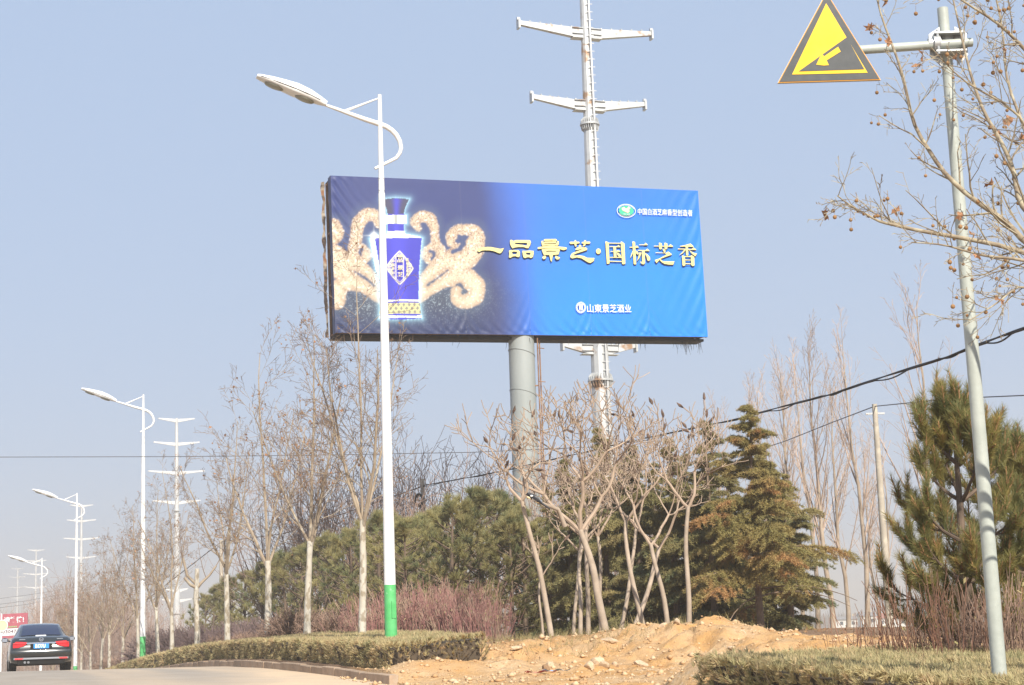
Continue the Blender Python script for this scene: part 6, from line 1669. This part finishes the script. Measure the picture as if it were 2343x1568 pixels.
# ------------------------------------------------------------------ far left: maroon sign, marker post
M['maroon'] = pm('maroon_board', (.36, .085, .115), (.42, .11, .14), 2, .5); M['white_board'] = pm('white_board', (.72, .72, .72), rough=.5); M['text_green'] = pm('text_green', (.30, .45, .20), rough=.5); M['text_dark'] = pm('text_dark', (.16, .10, .12), rough=.6); M['text_yellow'] = pm('text_yellow', (.75, .55, .12), rough=.5)
Yb = 140.0
q0 = P(-75, 1410, Yb); q1 = P(63, 1402, Yb); zb0 = P(63, 1461, Yb).z
rsign = thing('roadside_sign', 'maroon roadside board with large white characters behind the black car', 'sign', ((q0.x + q1.x) / 2, Yb, GZ((q0.x + q1.x) / 2, Yb)))
def RSP(px, py, dy=0): q = P(px, py, Yb); return Vector((q.x, Yb + dy, q.z)) - rsign.location
def rs_panel(name, x0, x1, y0, y1, mat, dy, parent, th=.04):
    sl = -.058; mb = MB(); c = [RSP(x0, y0 + sl * (x0 - 63), dy), RSP(x1, y0 + sl * (x1 - 63), dy), RSP(x1, y1 + sl * (x1 - 63), dy), RSP(x0, y1 + sl * (x0 - 63), dy)]
    mb.v = [tuple(v) for v in c] + [tuple(v + Vector((0, th, 0))) for v in c]; mb.f = [(0, 3, 2, 1), (4, 5, 6, 7), (0, 1, 5, 4), (1, 2, 6, 5), (2, 3, 7, 6), (3, 0, 4, 7)]; return mb.build(name, mat, parent, fixn=True)
pan = rs_panel('panel', -75, 63, 1402, 1458, M['maroon'], 0, rsign, .12)
rs_panel('white_band', -75, 60, 1436, 1452, M['white_board'], -.02, pan, .015)
place_text('请等待!', [(9, 1412), (55, 1409.5), (55, 1424.5), (9, 1427)], M['white_board'], pan, lambda x, y: RSP(x, y, -.03), .03)
place_text('0304766', [(6, 1442), (50, 1439.5), (50, 1447), (6, 1449.5)], M['text_dark'], pan, lambda x, y: RSP(x, y, -.05), .01)
for i in range(6): rs_panel('green_mark', 16 + i * 4, 19 + i * 4, 1430.5, 1433.5, M['text_green'], -.03, pan, .012)
rs_panel('yellow_mark', 9, 13, 1430, 1434, M['text_yellow'], -.03, pan, .012)
for px in (-40, 30):
    q = RSP(px, 1440, .16); MB().box((q.x, q.y, q.z / 2 - .3), (.14, .14, q.z + .6)).build('post', M['galv_far'], rsign)
q = P(3, 1432, 80.0); gz_ = GZ(q.x, 80.0); gz_ = float(zroad(ST(q.x, 80.0)[0])) - .15
mp = thing('marker_post', 'thin white post with a round yellowish plate at the left edge beside the black car', 'post', (q.x, 80.0, gz_))
MB().tube([(0, 0, 0), (0, 0, q.z - gz_ + .55)], .04, 10).build('post', M['white_paint'], mp, True)
MB().tube([(.06, -.05, q.z - gz_), (.06, -.08, q.z - gz_)], .26, 24).build('round_plate', pm('post_plate', (.80, .62, .36), rough=.5), mp)
MB().tube([(.06 + math.cos(a) * .25, -.085, q.z - gz_ + math.sin(a) * .25) for a in np.linspace(0, 2 * math.pi, 25)], .02, 6, cap=False).build('plate_rim', M['white_paint'], mp)

# ------------------------------------------------------------------ far right: houses, woods
M['house_white'] = pm('house_white', (.70, .68, .64), (.6, .58, .54), .4, .8); M['house_tan'] = pm('house_tan', (.48, .40, .30), (.42, .34, .26), .4, .85); M['roof_red'] = pm('roof_red', (.36, .12, .07), (.30, .10, .06), .6, .8); M['pane'] = pm('dark_pane', (.03, .035, .04), rough=.1); M['roof_grey'] = pm('roof_grey', (.24, .23, .23), rough=.8)
def house(px, py, Y, W, Dp, hw, hr, wall, roof, label, rz=0.0):
    q = P(px, py, Y); r = thing('house', label, 'house', (q.x, Y, q.z), rz, 'far houses across the field')
    MB().box((0, 0, hw / 2 - 1), (W, Dp, hw + 2)).build('wall', M[wall], r)
    ro = MB().prism([(-W / 2 - .4, hw), (W / 2 + .4, hw), (W / 2 - .2, hw + hr), (-W / 2 + .2, hw + hr)], -.1, .1)
    ro = MB(); ro.v = [(-W / 2 - .4, -Dp / 2 - .5, hw - .1), (W / 2 + .4, -Dp / 2 - .5, hw - .1), (W / 2 + .4, Dp / 2 + .5, hw - .1), (-W / 2 - .4, Dp / 2 + .5, hw - .1), (-W / 2 - .4, 0, hw + hr), (W / 2 + .4, 0, hw + hr)]; ro.f = [(0, 1, 5, 4), (2, 3, 4, 5), (3, 0, 4), (1, 2, 5), (3, 2, 1, 0)]
    ro = ro.build('roof', M[roof], r); MB().box((W * .3, .5, hw + hr + .2), (.5, .5, 1.0)).build('chimney', M['house_tan'], ro)
    n = max(2, int(W / 2.6))
    for i in range(n):
        x = -W / 2 + W * (i + .5) / n
        wi = MB().box((x, -Dp / 2 - .02, hw * .52), (1.1, .06, 1.2)).build('window', M['house_white'], r); MB().box((x, -Dp / 2 - .06, hw * .52), (.9, .03, 1.0)).build('pane', M['pane'], wi)
house(2035, 1434, 520, 9.5, 6, 2.6, 1.5, 'house_white', 'roof_red', 'far white house with red tiled roof right of the concrete pole', .1)
house(1984, 1433, 500, 4.2, 6, 3.0, 1.0, 'house_white', 'roof_grey', 'far narrow white house left of the concrete pole')
house(1937, 1436, 540, 7.0, 6, 2.6, .8, 'house_white', 'roof_grey', 'far white shed low beside the cedar edge', -.1)
house(2104, 1438, 560, 8.0, 6, 2.4, 1.2, 'house_tan', 'roof_red', 'far tan house behind the red stems')
wl2 = MB()
for i in range(16): q = P(1900 + i * 30, 1446, 420); wl2.box((q.x, 420 + i * .5, q.z - .6), (2.7, .4, 1.9 + .3 * math.sin(i * 2)))
wl2 = wl2.build('field_wall', M['house_tan']); tag(wl2, 'long low tan wall across the far field at the right', 'wall')
rs = np.random.RandomState(44); n = 26000
ang = rs.uniform(-.36, .36, n); dist = rs.uniform(640, 1000, n); X = np.tan(ang) * dist
H = (5 + 7 * vnoise(X * .02 + 50, dist * .006)) * rs.uniform(.5, 1.1, n); O_ = np.stack([X, dist, ground_z(X, dist, False) - .5], -1); D_ = np.stack([rs.normal(size=n) * .18, np.zeros(n), np.ones(n)], -1)
V, F = blades(O_, D_, H, .9, rs); M['far_wood'] = pm('far_wood', (.20, .16, .14), (.16, .14, .12), .05, .9, world_co=True)
tag(link('distant_woods', np_mesh('distant_woods', V, F), M['far_wood'], kind='stuff'), 'hazy brown far-off woods along the horizon', 'woods')
# hazy bare trees beyond the black car
FAR = [(70, 175, 1400), (100, 165, 1385), (130, 150, 1360), (165, 150, 1330), (200, 140, 1345), (235, 135, 1355), (270, 128, 1370), (305, 120, 1385), (335, 125, 1380), (20, 200, 1430), (150, 190, 1365), (215, 180, 1370), (45, 230, 1425), (120, 210, 1380), (180, 220, 1365), (250, 200, 1370), (290, 170, 1390), (360, 150, 1395), (410, 150, 1400)]
for i, (px, Y, ty) in enumerate(FAR):
    o = copy_tree(thk[i % 2]); p = P(px, ty, Y); z = GZ(p.x, p.y); s_ = max(.6, (p.z - z) / 5.6); o.location = (p.x, p.y, z); o.rotation_euler = (0, 0, i * 2.3); o.scale = (s_ * .9, s_ * .9, s_)
    tag(o, 'hazy brown bare tree in the far thicket beyond the black car', 'tree', 'far thicket beyond the car')

# ------------------------------------------------------------------ magpie on the snapped branch
bp_ = P(1220, 1139, 32.35)
bird = thing('magpie', 'black and white magpie with long tail perched left-facing in the bare trees', 'bird', bp_, 0)
prof = [((-.150, .060), .004), ((-.128, .062), .010), ((-.112, .066), .030), ((-.085, .068), .036), ((-.060, .055), .034), ((-.035, .035), .048), ((0, .01), .062), ((.04, -.02), .058), ((.08, -.05), .040), ((.11, -.075), .024), ((.17, -.12), .020), ((.25, -.18), .019), ((.31, -.225), .012)]
bm_ = MB(); bm_.tube([(x, 0, z) for (x, z), r_ in prof], [r_ for _, r_ in prof], 14)
bo = bm_.build('body', [M['bird_black'], M['bird_white']], bird, True, label='black bird body with white belly')
for pgn in bo.data.polygons:
    c = pgn.center
    if -.02 < c.x < .07 and c.z < -.03 + .0 and c.z < -.015 - .6 * (c.x - .02): pgn.material_index = 1
for sgn_ in (-1, 1):
    wg = MB(); rings = []
    for f, h_, d in ((0, .012, .004), (.25, .040, .012), (.6, .040, .012), (1, .008, .003)):
        c = Vector((-.035 + .16 * f, sgn_ * (.048 + .012 * math.sin(f * 3)), .035 - .11 * f)); rings.append([c + Vector((0, sgn_ * d, 0)), c + Vector((.01, 0, h_)), c - Vector((0, sgn_ * d, 0)), c - Vector((.01, 0, h_))])
    wo = wg.loft(rings).build('wing', M['bird_black'], bird, True)
    MB().sphere((-.030, sgn_ * .052, .030), .024, 8, 6, (1.3, .5, .8)).build('shoulder_patch', M['bird_white'], wo, True)
    MB().tube([(.02, sgn_ * .02, -.04), (.015, sgn_ * .02, -.10)], .005, 5).build('leg', M['bird_black'], bird)

# ------------------------------------------------------------------ haze
hz = MB().box((0, 1100, 25), (5200, 2600, 70)).build('haze', None); hz['kind'] = 'stuff'; tag(hz, 'thin pale winter haze over the whole place', 'haze')
m = bpy.data.materials.new('haze'); m.use_nodes = True; nt = m.node_tree; nt.nodes.clear()
out = nt.nodes.new('ShaderNodeOutputMaterial'); pv = nt.nodes.new('ShaderNodeVolumePrincipled')
pv.inputs['Color'].default_value = (.74, .70, .66, 1); pv.inputs['Density'].default_value = .0012; pv.inputs['Anisotropy'].default_value = .1
nt.links.new(pv.outputs['Volume'], out.inputs['Volume']); hz.data.materials.append(m); hz.display_type = 'WIRE'
